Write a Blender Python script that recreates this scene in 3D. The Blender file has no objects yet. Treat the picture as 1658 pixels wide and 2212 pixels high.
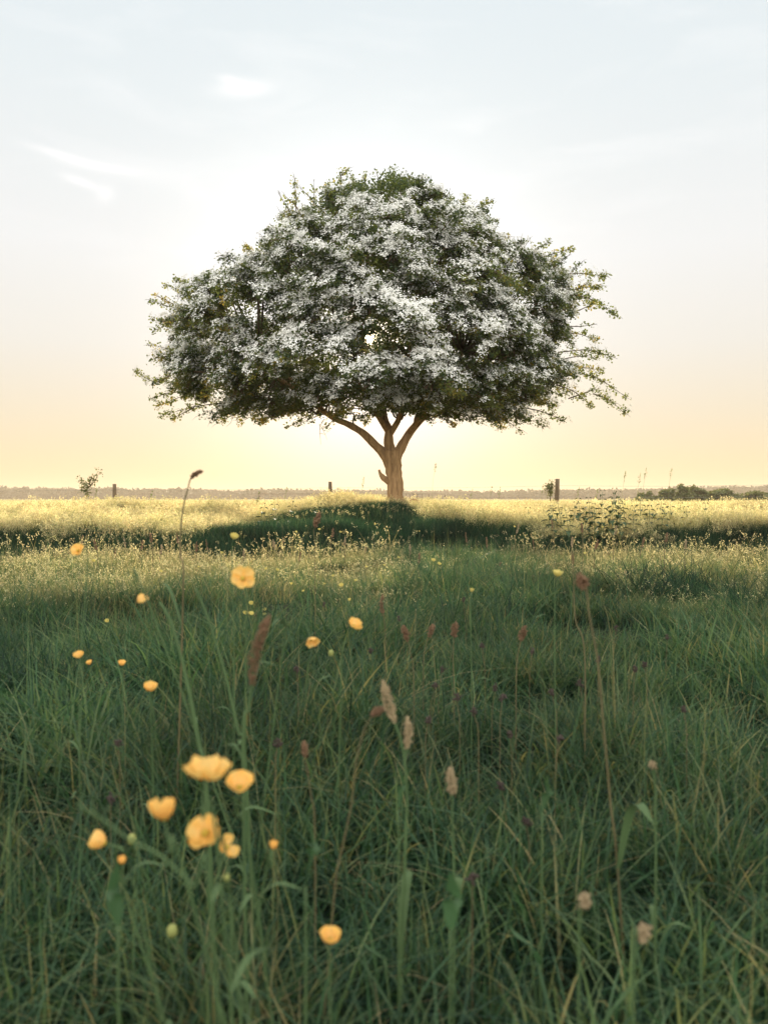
import bpy, math, random
import numpy as np
from math import radians, sin, cos, pi
random.seed(7)
RS = np.random.RandomState(11)
S = bpy.context.scene
COL = S.collection

# ------------------------------------------------------------------ camera
EYE = 0.65
PITCH = -math.atan(27.5/1628.0)
cam_d = bpy.data.cameras.new('camera')
cam = bpy.data.objects.new('camera', cam_d); COL.objects.link(cam)
cam_d.sensor_fit = 'VERTICAL'; cam_d.sensor_height = 36.0
cam_d.lens = 1628.0/2211.0*36.0
cam.location = (0, 0, EYE)
cam.rotation_euler = (radians(90)+PITCH, 0, 0)
cam_d.clip_start = 0.02; cam_d.clip_end = 5000
cam_d.dof.use_dof = True; cam_d.dof.focus_distance = 13.0; cam_d.dof.aperture_fstop = 5.8
S.camera = cam

# ------------------------------------------------------------------ sky
SUN_EL = 12.1; SUN_AZ = -1.2           # azimuth from +Y, positive to +X
w = bpy.data.worlds.new('World'); S.world = w; w.use_nodes = True
nt = w.node_tree; nt.nodes.clear()
def wn(t): return nt.nodes.new(t)
def wl(a, b): nt.links.new(a, b)
def wmath(op, a, b=None, c=None, clamp=False):
    m = wn('ShaderNodeMath'); m.operation = op; m.use_clamp = clamp
    for k, v in enumerate((a, b, c)):
        if v is None: continue
        if isinstance(v, (int, float)): m.inputs[k].default_value = v
        else: wl(v, m.inputs[k])
    return m.outputs[0]
def wmix(f, a, b, mode='MIX'):
    m = wn('ShaderNodeMixRGB'); m.blend_type = mode
    for k, v in enumerate((f, a, b)):
        if isinstance(v, (int, float)): m.inputs[k].default_value = v
        elif isinstance(v, tuple): m.inputs[k].default_value = (*v, 1)
        else: wl(v, m.inputs[k])
    return m.outputs[0]
tc = wn('ShaderNodeTexCoord')
sep = wn('ShaderNodeSeparateXYZ'); wl(tc.outputs['Generated'], sep.inputs[0])
ramp = wn('ShaderNodeValToRGB'); wl(sep.outputs[2], ramp.inputs[0])
cr = ramp.color_ramp
stops = [(0.0, (.78, .60, .345)), (0.05, (.79, .65, .43)), (0.11, (.79, .70, .55)), (0.19, (.80, .77, .71)),
         (0.30, (.835, .84, .835)), (0.46, (.765, .82, .84)), (0.60, (.72, .80, .84)), (0.75, (.92, .95, 1.0)), (1.0, (1.25, 1.25, 1.25))]  # top stops, out of view, raised as added fill on the blossom
while len(cr.elements) < len(stops): cr.elements.new(0.5)
for e, (p, c) in zip(cr.elements, stops): e.position = p; e.color = (*c, 1)
anti_fill = wn('ShaderNodeValToRGB'); wl(sep.outputs[2], anti_fill.inputs[0])  # sky behind the camera, brightened as added fill on the blossom
ar = anti_fill.color_ramp
for e, (p, c) in zip(ar.elements, [(0.0, (2.45, 2.38, 2.22)), (1.0, (2.1, 2.1, 2.05))]): e.position = p; e.color = (*c, 1)
front = wmath('MULTIPLY_ADD', sep.outputs[1], 0.9, 0.5, clamp=True)
base = wmix(front, anti_fill.outputs[0], ramp.outputs[0])
# thin cirrus streaks
mp = wn('ShaderNodeMapping'); wl(tc.outputs['Generated'], mp.inputs[0])
mp.inputs['Rotation'].default_value = (0, radians(-18), 0); mp.inputs['Scale'].default_value = (2.2, 1.0, 9.0)
nz = wn('ShaderNodeTexNoise'); wl(mp.outputs[0], nz.inputs[0]); nz.inputs['Scale'].default_value = 2.3
nz.inputs['Detail'].default_value = 7; nz.inputs['Roughness'].default_value = .55; nz.inputs['Distortion'].default_value = .5
cirr = wmath('MULTIPLY', wmath('SUBTRACT', nz.outputs[0], .50), 3.2, clamp=True)
cirr = wmath('MULTIPLY', cirr, wmath('MULTIPLY', wmath('SUBTRACT', sep.outputs[2], .16), 4.0, clamp=True))
base = wmix(wmath('MULTIPLY', cirr, .38), base, (1.0, 1.0, 1.0))
# three separate wisps high up
uu = wmath('DIVIDE', sep.outputs[0], sep.outputs[1]); vv = wmath('DIVIDE', sep.outputs[2], sep.outputs[1])
fr_ = wmath('GREATER_THAN', sep.outputs[1], 0.1)
for (px_, py_, A_, B_, an, st) in ((530, 200, .034, .011, 6, .9), (505, 185, .018, .006, -10, .7), (160, 345, .050, .0055, -14, .9), (235, 368, .05, .008, -8, .45), (180, 400, .024, .006, -22, .8), (228, 425, .012, .012, -60, .55), (330, 380, .09, .02, -8, .25)):
    u0, v0 = (px_-829)/1628.0, (1078-py_)/1628.0; c_, s_ = cos(radians(an)), sin(radians(an))
    du = wmath('SUBTRACT', uu, u0); dv = wmath('SUBTRACT', vv, v0)
    wob = wmath('MULTIPLY', wmath('SUBTRACT', nz.outputs[0], .5), .03)
    a_ = wmath('ADD', wmath('MULTIPLY', du, c_/A_), wmath('MULTIPLY', dv, s_/A_))
    b_ = wmath('ADD', wmath('ADD', wmath('MULTIPLY', du, -s_/B_), wmath('MULTIPLY', dv, c_/B_)), wmath('MULTIPLY', wob, 1/B_))
    e_ = wmath('EXPONENT', wmath('MULTIPLY', wmath('ADD', wmath('MULTIPLY', a_, a_), wmath('MULTIPLY', b_, b_)), -1.0))
    base = wmix(wmath('MULTIPLY', wmath('MULTIPLY', e_, st), fr_), base, (1.0, 1.0, 1.0))
# brightening of the air round the sun
sd = (sin(radians(SUN_AZ))*cos(radians(SUN_EL)), cos(radians(SUN_AZ))*cos(radians(SUN_EL)), sin(radians(SUN_EL)))
vm = wn('ShaderNodeVectorMath'); vm.operation = 'DOT_PRODUCT'; wl(tc.outputs['Generated'], vm.inputs[0]); vm.inputs[1].default_value = sd
dot = wmath('MAXIMUM', vm.outputs['Value'], 0.0)
g1 = wmath('MULTIPLY', wmath('POWER', dot, 60.0), 0.50)
g2 = wmath('MULTIPLY', wmath('POWER', dot, 900.0), 1.6)
g4 = wmath('MULTIPLY', wmath('POWER', dot, 110.0), 0.32)
g3 = wmath('MULTIPLY', wmath('POWER', dot, 30000.0), 30.0)
glow = wmix(1.0, wmix(1.0, (0, 0, 0), wmix(1.0, (.85, .78, .66), g1, 'MULTIPLY'), 'ADD'), wmix(1.0, (1, .8, .45), wmath('ADD', g2, g3), 'MULTIPLY'), 'ADD')
glow = wmix(1.0, glow, wmix(1.0, (.55, .62, 1.0), g4, 'MULTIPLY'), 'ADD')
base = wmix(1.0, base, glow, 'ADD')
sky = wn('ShaderNodeTexSky'); sky.sky_type = 'NISHITA'; sky.sun_disc = False
sky.sun_elevation = radians(SUN_EL); sky.sun_rotation = radians(SUN_AZ)
bg1 = wn('ShaderNodeBackground'); wl(base, bg1.inputs[0]); bg1.inputs[1].default_value = 1.0
bg2 = wn('ShaderNodeBackground'); wl(sky.outputs[0], bg2.inputs[0]); bg2.inputs[1].default_value = 0.05
mxs = wn('ShaderNodeMixShader'); mxs.inputs[0].default_value = 0.10
wl(bg1.outputs[0], mxs.inputs[1]); wl(bg2.outputs[0], mxs.inputs[2])
wo = wn('ShaderNodeOutputWorld'); wl(mxs.outputs[0], wo.inputs[0])

# ------------------------------------------------------------------ sun
sun_d = bpy.data.lights.new('sun', 'SUN'); sun = bpy.data.objects.new('sun', sun_d); COL.objects.link(sun)
sun_d.energy = 5.0; sun_d.angle = radians(0.5); sun_d.color = (1.0, .83, .60)
from mathutils import Vector, Matrix, noise
sun.rotation_euler = Vector(sd).to_track_quat('Z', 'Y').to_euler()
sun.location = (0, 5, 12)

vs = S.view_settings
S.display_settings.display_device = 'sRGB'
vs.view_transform = 'Standard'; vs.look = 'None'; vs.gamma = 1; vs.use_curve_mapping = False; vs.exposure = 0.22
S.render.engine = 'CYCLES'
S.cycles.use_denoising = True
S.cycles.max_bounces = 8; S.cycles.transmission_bounces = 6; S.cycles.diffuse_bounces = 4
S.cycles.volume_bounces = 0; S.cycles.sample_clamp_indirect = 4.0
S.cycles.caustics_reflective = False; S.cycles.caustics_refractive = False

# ------------------------------------------------------------------ helpers
def P(dx, dy, d):
    """pixel of the 1658x2211 view at depth d (along +Y) -> world point"""
    v = Vector(((dx-829)/1628.0, 1.0, (1105.5-dy)/1628.0))
    c, s = cos(PITCH), sin(PITCH)
    y = v.y*c - v.z*s; z = v.y*s + v.z*c
    k = d/y
    return Vector((v.x*k, d, EYE + z*k))

def sstep(t): t = np.clip(t, 0, 1); return t*t*(3-2*t)
def EDGE(x): return 8.6+.35*np.sin(x*.7+.6)+.15*np.sin(x*2.1)+.12*np.sin(x*4.7+1)
def MOUND(x): return .20*np.exp(-np.abs((x+.55)/1.25)**3.5)
def ground(x, y):
    x = np.asarray(x, float); y = np.asarray(y, float)
    crest = 0.15 + .03*np.sin(x*1.3+1)
    edge = EDGE(x)
    mound = MOUND(x)*sstep((y-10.0-.25*np.sin(x*2.3))/1.5)*(1-.6*sstep((y-13.5)/5))
    bank = crest*sstep((y-edge)/1.1)+mound
    ditch = -0.10*np.exp(-((y-edge+.15)/.55)**2)
    far = 0.05*sstep((y-14)/8) - crest*0.4*sstep((y-13.5)/5)
    lump = 0.022*np.sin(x*2.3+y*1.1)+0.018*np.sin(x*1.1-y*2.7+2)+.012*np.sin(x*5.1+1)*np.sin(y*4.3)
    roll = 0.8*sstep((y-120)/500)
    return bank+ditch+far+lump+roll
def gz(x, y): return float(ground(x, y))

def tag(o, label=None, cat=None, group=None, kind=None):
    if label: o['label'] = label
    if cat: o['category'] = cat
    if group: o['group'] = group
    if kind: o['kind'] = kind
    return o
def empty(name, loc, label, cat, group=None):
    o = bpy.data.objects.new(name, None); COL.objects.link(o); o.location = loc
    o.empty_display_size = .1
    return tag(o, label, cat, group)
def link(name, me, mat=None, parent=None, loc=None):
    o = bpy.data.objects.new(name, me); COL.objects.link(o)
    if mat is not None and len(me.materials) == 0: me.materials.append(mat)
    if parent: o.parent = parent
    if loc is not None: o.location = loc
    return o
def npmesh(name, V, faces_list, attrs=None, smooth=False, mats=None):
    """faces_list: list of (array (M,k), material index)"""
    me = bpy.data.meshes.new(name)
    V = np.asarray(V, np.float32)
    me.vertices.add(len(V)); me.vertices.foreach_set('co', V.ravel())
    nl = sum(f.size for f, _ in faces_list); nf = sum(len(f) for f, _ in faces_list)
    me.loops.add(nl); me.polygons.add(nf)
    vi = np.concatenate([f.ravel() for f, _ in faces_list]).astype(np.int32)
    me.loops.foreach_set('vertex_index', vi)
    sizes = np.concatenate([np.full(len(f), f.shape[1], np.int32) for f, _ in faces_list])
    starts = np.concatenate([[0], np.cumsum(sizes)[:-1]]).astype(np.int32)
    me.polygons.foreach_set('loop_start', starts)
    me.polygons.foreach_set('material_index', np.concatenate([np.full(len(f), m, np.int32) for f, m in faces_list]))
    if smooth: me.polygons.foreach_set('use_smooth', np.ones(nf, bool))
    for k, a in (attrs or {}).items():
        at = me.attributes.new(k, 'FLOAT', 'POINT'); at.data.foreach_set('value', np.asarray(a, np.float32))
    for m in (mats or []): me.materials.append(m)
    me.update(calc_edges=True); me.validate()
    return me

class Tubes:
    """collects tapered tubes into one mesh"""
    def __init__(s): s.V = []; s.F = []; s.n = 0
    def add(s, pts, rad, seg=6, cap=True, bump=0.0):
        pts = [Vector(p) for p in pts]; n = len(pts)
        if not hasattr(rad, '__len__'): rad = [rad]*n
        up = Vector((0, 0, 1)); t0 = (pts[1]-pts[0]).normalized()
        a = t0.cross(up) if abs(t0.z) < .95 else t0.cross(Vector((1, 0, 0)))
        a.normalize()
        for i, p in enumerate(pts):
            t = (pts[min(i+1, n-1)]-pts[max(i-1, 0)]).normalized()
            a = (a - t*a.dot(t)).normalized(); b = t.cross(a)
            for k in range(seg):
                th = 2*pi*k/seg; r = rad[i]
                if bump: r *= 1+bump*noise.noise(Vector((cos(th)*1.6, sin(th)*1.6, i*.45)))
                s.V.append(p+a*cos(th)*r+b*sin(th)*r)
        for i in range(n-1):
            for k in range(seg):
                q = s.n+i*seg
                s.F.append((q+k, q+(k+1) % seg, q+seg+(k+1) % seg, q+seg+k))
        if cap:
            s.F.append(tuple(s.n+(n-1)*seg+k for k in range(seg)))
            s.F.append(tuple(s.n+k for k in reversed(range(seg))))
        s.n += n*seg
    def mesh(s, name, smooth=True):
        me = bpy.data.meshes.new(name); me.from_pydata([tuple(v) for v in s.V], [], s.F)
        if smooth: me.polygons.foreach_set('use_smooth', [True]*len(me.polygons))
        me.update(); return me

def catmull(pts, sub=5):
    pts = [Vector(p) for p in pts]
    if len(pts) < 3: return [pts[0].lerp(pts[1], t/sub) for t in range(sub+1)]
    q = [pts[0]*2-pts[1]]+pts+[pts[-1]*2-pts[-2]]; out = []
    for i in range(1, len(q)-2):
        for k in range(sub):
            t = k/sub; a, b, c, d = q[i-1], q[i], q[i+1], q[i+2]
            out.append(.5*((2*b)+(c-a)*t+(2*a-5*b+4*c-d)*t*t+(3*b-a-3*c+d)*t**3))
    out.append(pts[-1]); return out

# ------------------------------------------------------------------ materials
def mat_new(name):
    m = bpy.data.materials.new(name); m.use_nodes = True; t = m.node_tree; t.nodes.clear(); return m, t
def leafy(name, stops, attr='v', transl=.45, tcol=None, rough=.6, spec=.25, noise_amt=.25, rand=.0, patch=0):
    """diffuse + translucent thin leaf material; colour from a per-blade attribute"""
    m, t = mat_new(name); N = t.nodes.new; L = t.links.new
    if attr:
        a = N('ShaderNodeAttribute'); a.attribute_name = attr; fac = a.outputs['Fac']
        oi = N('ShaderNodeObjectInfo')
        ma = N('ShaderNodeMath'); ma.operation = 'MULTIPLY_ADD'; L(oi.outputs['Random'], ma.inputs[0]); ma.inputs[1].default_value = rand
        L(fac, ma.inputs[2]); ms = N('ShaderNodeMath'); ms.operation = 'SUBTRACT'; L(ma.outputs[0], ms.inputs[0]); ms.inputs[1].default_value = rand*.5
        fac = ms.outputs[0]
        r = N('ShaderNodeValToRGB'); L(fac, r.inputs[0])
        while len(r.color_ramp.elements) < len(stops): r.color_ramp.elements.new(.5)
        for e, (p, c) in zip(r.color_ramp.elements, stops): e.position = p; e.color = (*c, 1)
        col = r.outputs[0]
    else:
        r = N('ShaderNodeRGB'); r.outputs[0].default_value = (*stops, 1); col = r.outputs[0]
    tcn = N('ShaderNodeTexCoord'); nz = N('ShaderNodeTexNoise'); nz.inputs['Scale'].default_value = 9.0
    L(tcn.outputs['Object'], nz.inputs[0])
    mr = N('ShaderNodeMapRange'); L(nz.outputs[0], mr.inputs[0]); mr.inputs[1].default_value = .3; mr.inputs[2].default_value = .7
    mr.inputs[3].default_value = 1-noise_amt; mr.inputs[4].default_value = 1+noise_amt
    mu = N('ShaderNodeMixRGB'); mu.blend_type = 'MULTIPLY'; mu.inputs[0].default_value = 1; L(col, mu.inputs[1]); L(mr.outputs[0], mu.inputs[2])
    if patch:
        ge = N('ShaderNodeNewGeometry'); n2 = N('ShaderNodeTexNoise'); n2.inputs['Scale'].default_value = 1.3; n2.inputs['Detail'].default_value = 4; L(ge.outputs['Position'], n2.inputs[0])
        m2 = N('ShaderNodeMapRange'); L(n2.outputs[0], m2.inputs[0]); m2.inputs[1].default_value = .35; m2.inputs[2].default_value = .65; m2.inputs[3].default_value = 1-patch; m2.inputs[4].default_value = 1+patch
        mz = N('ShaderNodeMixRGB'); mz.blend_type = 'MULTIPLY'; mz.inputs[0].default_value = 1; L(mu.outputs[0], mz.inputs[1]); L(m2.outputs[0], mz.inputs[2]); mu = mz
    p = N('ShaderNodeBsdfPrincipled'); L(mu.outputs[0], p.inputs['Base Color']); p.inputs['Roughness'].default_value = rough
    p.inputs['Specular IOR Level'].default_value = spec
    tr = N('ShaderNodeBsdfTranslucent')
    if tcol:
        tm = N('ShaderNodeMixRGB'); tm.blend_type = 'MULTIPLY'; tm.inputs[0].default_value = 1; L(mu.outputs[0], tm.inputs[1]); tm.inputs[2].default_value = (*tcol, 1)
        L(tm.outputs[0], tr.inputs[0])
    else: L(mu.outputs[0], tr.inputs[0])
    mx = N('ShaderNodeMixShader'); mx.inputs[0].default_value = transl; L(p.outputs[0], mx.inputs[1]); L(tr.outputs[0], mx.inputs[2])
    o = N('ShaderNodeOutputMaterial'); L(mx.outputs[0], o.inputs[0]); return m
def solid(name, c1, c2, scale=8, rough=.9, bump=.4, stretch=(1, 1, 1), spec=.2):
    m, t = mat_new(name); N = t.nodes.new; L = t.links.new
    tcn = N('ShaderNodeTexCoord'); mp = N('ShaderNodeMapping'); L(tcn.outputs['Object'], mp.inputs[0]); mp.inputs['Scale'].default_value = stretch
    nz = N('ShaderNodeTexNoise'); L(mp.outputs[0], nz.inputs[0]); nz.inputs['Scale'].default_value = scale; nz.inputs['Detail'].default_value = 8; nz.inputs['Roughness'].default_value = .65
    r = N('ShaderNodeValToRGB'); L(nz.outputs[0], r.inputs[0]); r.color_ramp.elements[0].position = .3; r.color_ramp.elements[1].position = .7
    r.color_ramp.elements[0].color = (*c1, 1); r.color_ramp.elements[1].color = (*c2, 1)
    p = N('ShaderNodeBsdfPrincipled'); L(r.outputs[0], p.inputs['Base Color']); p.inputs['Roughness'].default_value = rough; p.inputs['Specular IOR Level'].default_value = spec
    b = N('ShaderNodeBump'); L(nz.outputs[0], b.inputs['Height']); b.inputs['Strength'].default_value = bump; b.inputs['Distance'].default_value = .02
    L(b.outputs[0], p.inputs['Normal'])
    o = N('ShaderNodeOutputMaterial'); L(p.outputs[0], o.inputs[0]); return m

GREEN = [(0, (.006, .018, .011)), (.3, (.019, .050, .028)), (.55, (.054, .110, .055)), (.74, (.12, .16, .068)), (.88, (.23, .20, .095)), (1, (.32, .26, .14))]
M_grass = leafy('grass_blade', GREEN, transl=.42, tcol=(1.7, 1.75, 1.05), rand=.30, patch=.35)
M_head = leafy('grass_seed_head', [(0, (.26, .27, .12)), (.55, (.53, .50, .32)), (1, (.34, .26, .15))], transl=.62, tcol=(1.95, 1.8, 1.4), rand=.5, patch=.25)
M_soil = solid('soil_and_moss', (.018, .022, .010), (.045, .050, .022), 14, bump=.6)
M_field = solid('far_pasture', (.10, .11, .045), (.24, .21, .10), 3, bump=.2)
M_bark = solid('bark', (.18, .105, .048), (.54, .34, .17), 16, bump=1.0, stretch=(1, 1, .16))
M_twig = solid('twig_bark', (.10, .07, .045), (.16, .11, .07), 20)
M_leaf = leafy('hawthorn_leaf', [(0, (.024, .048, .028)), (.5, (.046, .088, .050)), (.85, (.09, .14, .065)), (1, (.15, .17, .06))], transl=.55, tcol=(4.2, 2.6, .9), rough=.45, spec=.4)
M_bloss = leafy('hawthorn_blossom', [(0, (.82, .81, .76)), (1, (.92, .91, .86))], transl=.18, rough=.7, noise_amt=.08)
M_petal = leafy('buttercup_petal', (.95, .62, .18), attr=None, transl=.45, rough=.35, spec=.5, noise_amt=.08)
M_petal_pale = leafy('pale_petal', (.74, .64, .22), attr=None, transl=.45, rough=.4, noise_amt=.08)
M_stamen = solid('stamen', (.55, .38, .05), (.75, .55, .10), 300, bump=.6)
M_stem = leafy('green_stem', (.085, .14, .055), attr=None, transl=.15, noise_amt=.2)
M_bud = leafy('flower_bud', (.30, .32, .10), attr=None, transl=.2)
M_drystem = leafy('dry_stem', (.15, .125, .06), attr=None, transl=.15)
M_redseed = leafy('sorrel_seed', (.25, .15, .085), attr=None, transl=.35, noise_amt=.35)
M_tanseed = leafy('tan_seed', (.44, .34, .20), attr=None, transl=.35, noise_amt=.3)
M_darkseed = leafy('rush_seed', (.075, .055, .045), attr=None, transl=.2, noise_amt=.3)
M_broad = leafy('broad_leaf', (.055, .12, .045), attr=None, transl=.3, rough=.45, spec=.4)
M_nettle = leafy('nettle_leaf', (.045, .075, .030), attr=None, transl=.22, rough=.5, spec=.3)
M_post = solid('weathered_post', (.12, .088, .052), (.24, .175, .11), 18, bump=.7, stretch=(1, 1, .15))
M_wire = solid('fence_wire', (.20, .18, .16), (.28, .26, .22), 40)
M_wood = leafy('distant_woodland', [(0, (.030, .045, .026)), (1, (.065, .080, .040))], transl=.15)
M_bush = leafy('bush_leaf', [(0, (.08, .11, .05)), (1, (.16, .18, .08))], transl=.35, tcol=(1.8, 1.5, .8))

# ------------------------------------------------------------------ ground
def build_ground():
    xs = np.concatenate([-np.geomspace(900, 14, 22), np.linspace(-13, 13, 131), np.geomspace(14, 900, 22)])
    ys = np.concatenate([-np.geomspace(200, 4, 9), np.linspace(-3, 20, 140), np.geomspace(21, 1500, 40)])
    X, Y = np.meshgrid(xs, ys); Z = ground(X, Y)
    V = np.stack([X.ravel(), Y.ravel(), Z.ravel()], 1); nx = len(xs)
    i = np.arange((len(ys)-1)*(nx-1)); r = i//(nx-1); c = i % (nx-1); a = r*nx+c
    F = np.stack([a, a+1, a+nx+1, a+nx], 1)
    me = npmesh('ground', V, [(F, 0)], smooth=True)
    # soil near, dry pasture further off
    m, t = mat_new('meadow_soil'); N = t.nodes.new; L = t.links.new
    tcn = N('ShaderNodeTexCoord'); nz = N('ShaderNodeTexNoise'); nz.inputs['Scale'].default_value = 6; nz.inputs['Detail'].default_value = 9; L(tcn.outputs['Object'], nz.inputs[0])
    s2 = N('ShaderNodeSeparateXYZ'); L(tcn.outputs['Object'], s2.inputs[0])
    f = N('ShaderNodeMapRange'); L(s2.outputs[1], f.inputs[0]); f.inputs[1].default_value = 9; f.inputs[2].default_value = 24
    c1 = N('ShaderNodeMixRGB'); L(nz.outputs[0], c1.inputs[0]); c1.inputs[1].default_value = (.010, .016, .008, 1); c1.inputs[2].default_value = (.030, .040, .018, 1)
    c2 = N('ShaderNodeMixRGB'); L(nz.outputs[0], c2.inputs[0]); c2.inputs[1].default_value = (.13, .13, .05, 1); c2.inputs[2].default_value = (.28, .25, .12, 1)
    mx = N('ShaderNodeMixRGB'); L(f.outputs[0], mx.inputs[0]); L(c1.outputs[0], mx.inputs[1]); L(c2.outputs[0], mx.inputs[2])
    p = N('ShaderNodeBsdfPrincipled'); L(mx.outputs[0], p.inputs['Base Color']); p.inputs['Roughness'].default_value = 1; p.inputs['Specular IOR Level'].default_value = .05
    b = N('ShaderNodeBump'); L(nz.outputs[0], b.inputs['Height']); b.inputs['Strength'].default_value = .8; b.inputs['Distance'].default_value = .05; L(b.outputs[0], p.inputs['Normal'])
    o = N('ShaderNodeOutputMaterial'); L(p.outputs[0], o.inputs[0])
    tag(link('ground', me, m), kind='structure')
build_ground()

# ------------------------------------------------------------------ hawthorn tree
TD = 14.0                                   # distance of the tree
TX = P(850, 1078, TD).x
LROWS = [(372, 795), (395, 735), (430, 655), (470, 622), (520, 588), (560, 545), (600, 500), (640, 398), (680, 372), (720, 360), (760, 352), (800, 362), (840, 368), (880, 400), (905, 460), (925, 600)]
RROWS = [(372, 880), (395, 925), (430, 985), (470, 1015), (520, 1065), (560, 1120), (600, 1205), (640, 1235), (680, 1235), (720, 1228), (760, 1235), (800, 1232), (840, 1222), (880, 1190), (905, 1150), (930, 1040)]
def row_z(y): return P(829, y, TD).z
LZ = sorted((row_z(y), 850-x) for y, x in LROWS); RZ = sorted((row_z(y), x-850) for y, x in RROWS)
MPP = TD/1628.0
def crown_r(z, phi):
    l = np.interp(z, [a for a, _ in LZ], [b*MPP for _, b in LZ])
    r = np.interp(z, [a for a, _ in RZ], [b*MPP for _, b in RZ])
    f = (1+cos(phi))/2                      # phi 0 = +X
    side = l*(1-f)+r*f
    depth = 1-.16*abs(sin(phi))
    k = 1+.12*noise.noise(Vector((cos(phi)*2.2, sin(phi)*2.2, z*1.3)))+.13*noise.noise(Vector((cos(phi)*5.5+3, sin(phi)*5.5, z*2.6)))
    return side*depth*(k if abs(sin(phi)) > .35 else 1+(k-1)*.4)
ZB, ZT = LZ[0][0], LZ[-1][0]
ROOT = Vector((TX, TD, 0))

tree = empty('hawthorn_tree', (TX, TD, gz(TX, TD)), 'broad white-blossoming hawthorn tree standing alone on the grassy bank against the low sun', 'tree')
tinv = -Vector(tree.location)
def tpt(x, y, dd=0.0): return P(x, y, TD+dd)
trunk = Tubes()
def R(px): return px*MPP/2
tr_pts = catmull([Vector((TX+.035, TD, gz(TX, TD)-.15)), tpt(855, 1090), tpt(853, 1065), tpt(853, 1040), tpt(850, 1015), tpt(848, 995), tpt(846, 972)], 5)
nn = len(tr_pts)
tr_rad = [R(np.interp(i/(nn-1), [0, .17, .3, .6, .8, 1], [52, 40, 34, 33, 37, 37])) for i in range(nn)]
trunk.add(tr_pts, tr_rad, 20, bump=.16)
limb_tips = []
def limb(pts, r0, r1, seg=12, bump=.14):
    c = catmull(pts, 5); n = len(c); rr = [r0+(r1-r0)*(i/(n-1))**.8 for i in range(n)]
    trunk.add(c, rr, seg, bump=bump); limb_tips.extend([(p, r) for p, r in zip(c[2:], rr[2:])])
limb([tpt(843, 1005), tpt(827, 978), tpt(807, 958, -.1), tpt(783, 935, -.2), tpt(752, 916, -.3), tpt(715, 900, -.4), tpt(650, 850, -.6), tpt(560, 790, -.8)], R(24), .03)
limb([tpt(847, 985), tpt(839, 955), tpt(839, 928), tpt(826, 900, .2), tpt(800, 840, .4), tpt(780, 760, .5), tpt(760, 650, .3)], R(25), .03)
limb([tpt(852, 992), tpt(866, 966), tpt(880, 941), tpt(901, 915, .1), tpt(950, 870, .3), tpt(1020, 820, .2), tpt(1110, 760, 0)], R(25), .03)
limb([tpt(840, 940), tpt(862, 902, -.2), tpt(868, 860, -.5), tpt(880, 780, -.9), tpt(900, 680, -1.1)], R(14), .025)
limb([tpt(900, 915), tpt(905, 890, .5), tpt(960, 800, 1.0), tpt(1000, 700, 1.2)], R(15), .025)
limb([tpt(752, 916, -.3), tpt(700, 890, .4), tpt(640, 830, 1.0), tpt(560, 740, 1.3)], R(12), .02)
limb([tpt(838, 925), tpt(830, 880, .8), tpt(840, 800, 1.6), tpt(860, 700, 2.0)], R(14), .02)
limb([tpt(882, 935), tpt(915, 890, -.5), tpt(955, 830, -.9), tpt(1000, 760, -1.1)], R(13), .02)
limb([tpt(836, 930), tpt(805, 880, -.5), tpt(770, 820, -.9), tpt(730, 750, -1.1)], R(13), .02)
limb([tpt(780, 760, .5), tpt(790, 600, .3), tpt(800, 480, .1)], .05, .015)
limb([tpt(900, 680, -1.1), tpt(900, 560, -.6), tpt(880, 460, -.1)], .04, .015)
stub = catmull([tpt(842, 1040), tpt(829, 1033), tpt(822, 1024), tpt(818, 1014)], 4)
trunk.add(stub, [R(17)+(R(4)-R(17))*i/(len(stub)-1) for i in range(len(stub))], 9, bump=.25)
for k in range(7):                          # root flare
    a = 2*pi*k/7+.3; g = Vector((cos(a), sin(a)*.9, 0))
    b0 = Vector((TX+.03, TD, gz(TX, TD)))
    trunk.add(catmull([b0+g*.07+Vector((0, 0, .34)), b0+g*.13+Vector((0, 0, .12)), b0+g*.27+Vector((0, 0, -.05))], 4), [.07, .075, .075, .075, .07, .065, .06, .045, .03], 8, bump=.2)
me = trunk.mesh('trunk'); me.transform(Matrix.Translation(tinv))
link('trunk', me, M_bark, tree)

# sprays: (start, end, droop, radius, blossom fraction, leaf count)
sprays = []
def add_spray(a, b, droop, rad, blo, n): sprays.append((Vector(a), Vector(b), droop, rad, blo, n))
rng = random.Random(5)
def lobe(c, R_, bloom, n, out, flat=.78):
    """a rounded bough: sprays fanning from its heart over its outer side"""
    for k in range(n):
        while True:
            v = Vector((rng.gauss(0, 1), rng.gauss(0, 1), rng.gauss(0, 1))).normalized()
            if v.dot(out) > -.25 and v.z > -.55: break
        L = R_*rng.uniform(.75, 1.25); tip = c+Vector((v.x*L, v.y*L, v.z*L*flat-.06*L)); a = c-v*R_*.25
        b_ = bloom*(1 if v.z > -.1 else .55)*rng.uniform(.6, 1.15)
        add_spray(a, tip, rng.uniform(.05, .14), rng.uniform(.17, .27)*R_/.6, b_, int(rng.uniform(190, 250)*(R_/.6)**1.5))
NL_ = 92
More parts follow.
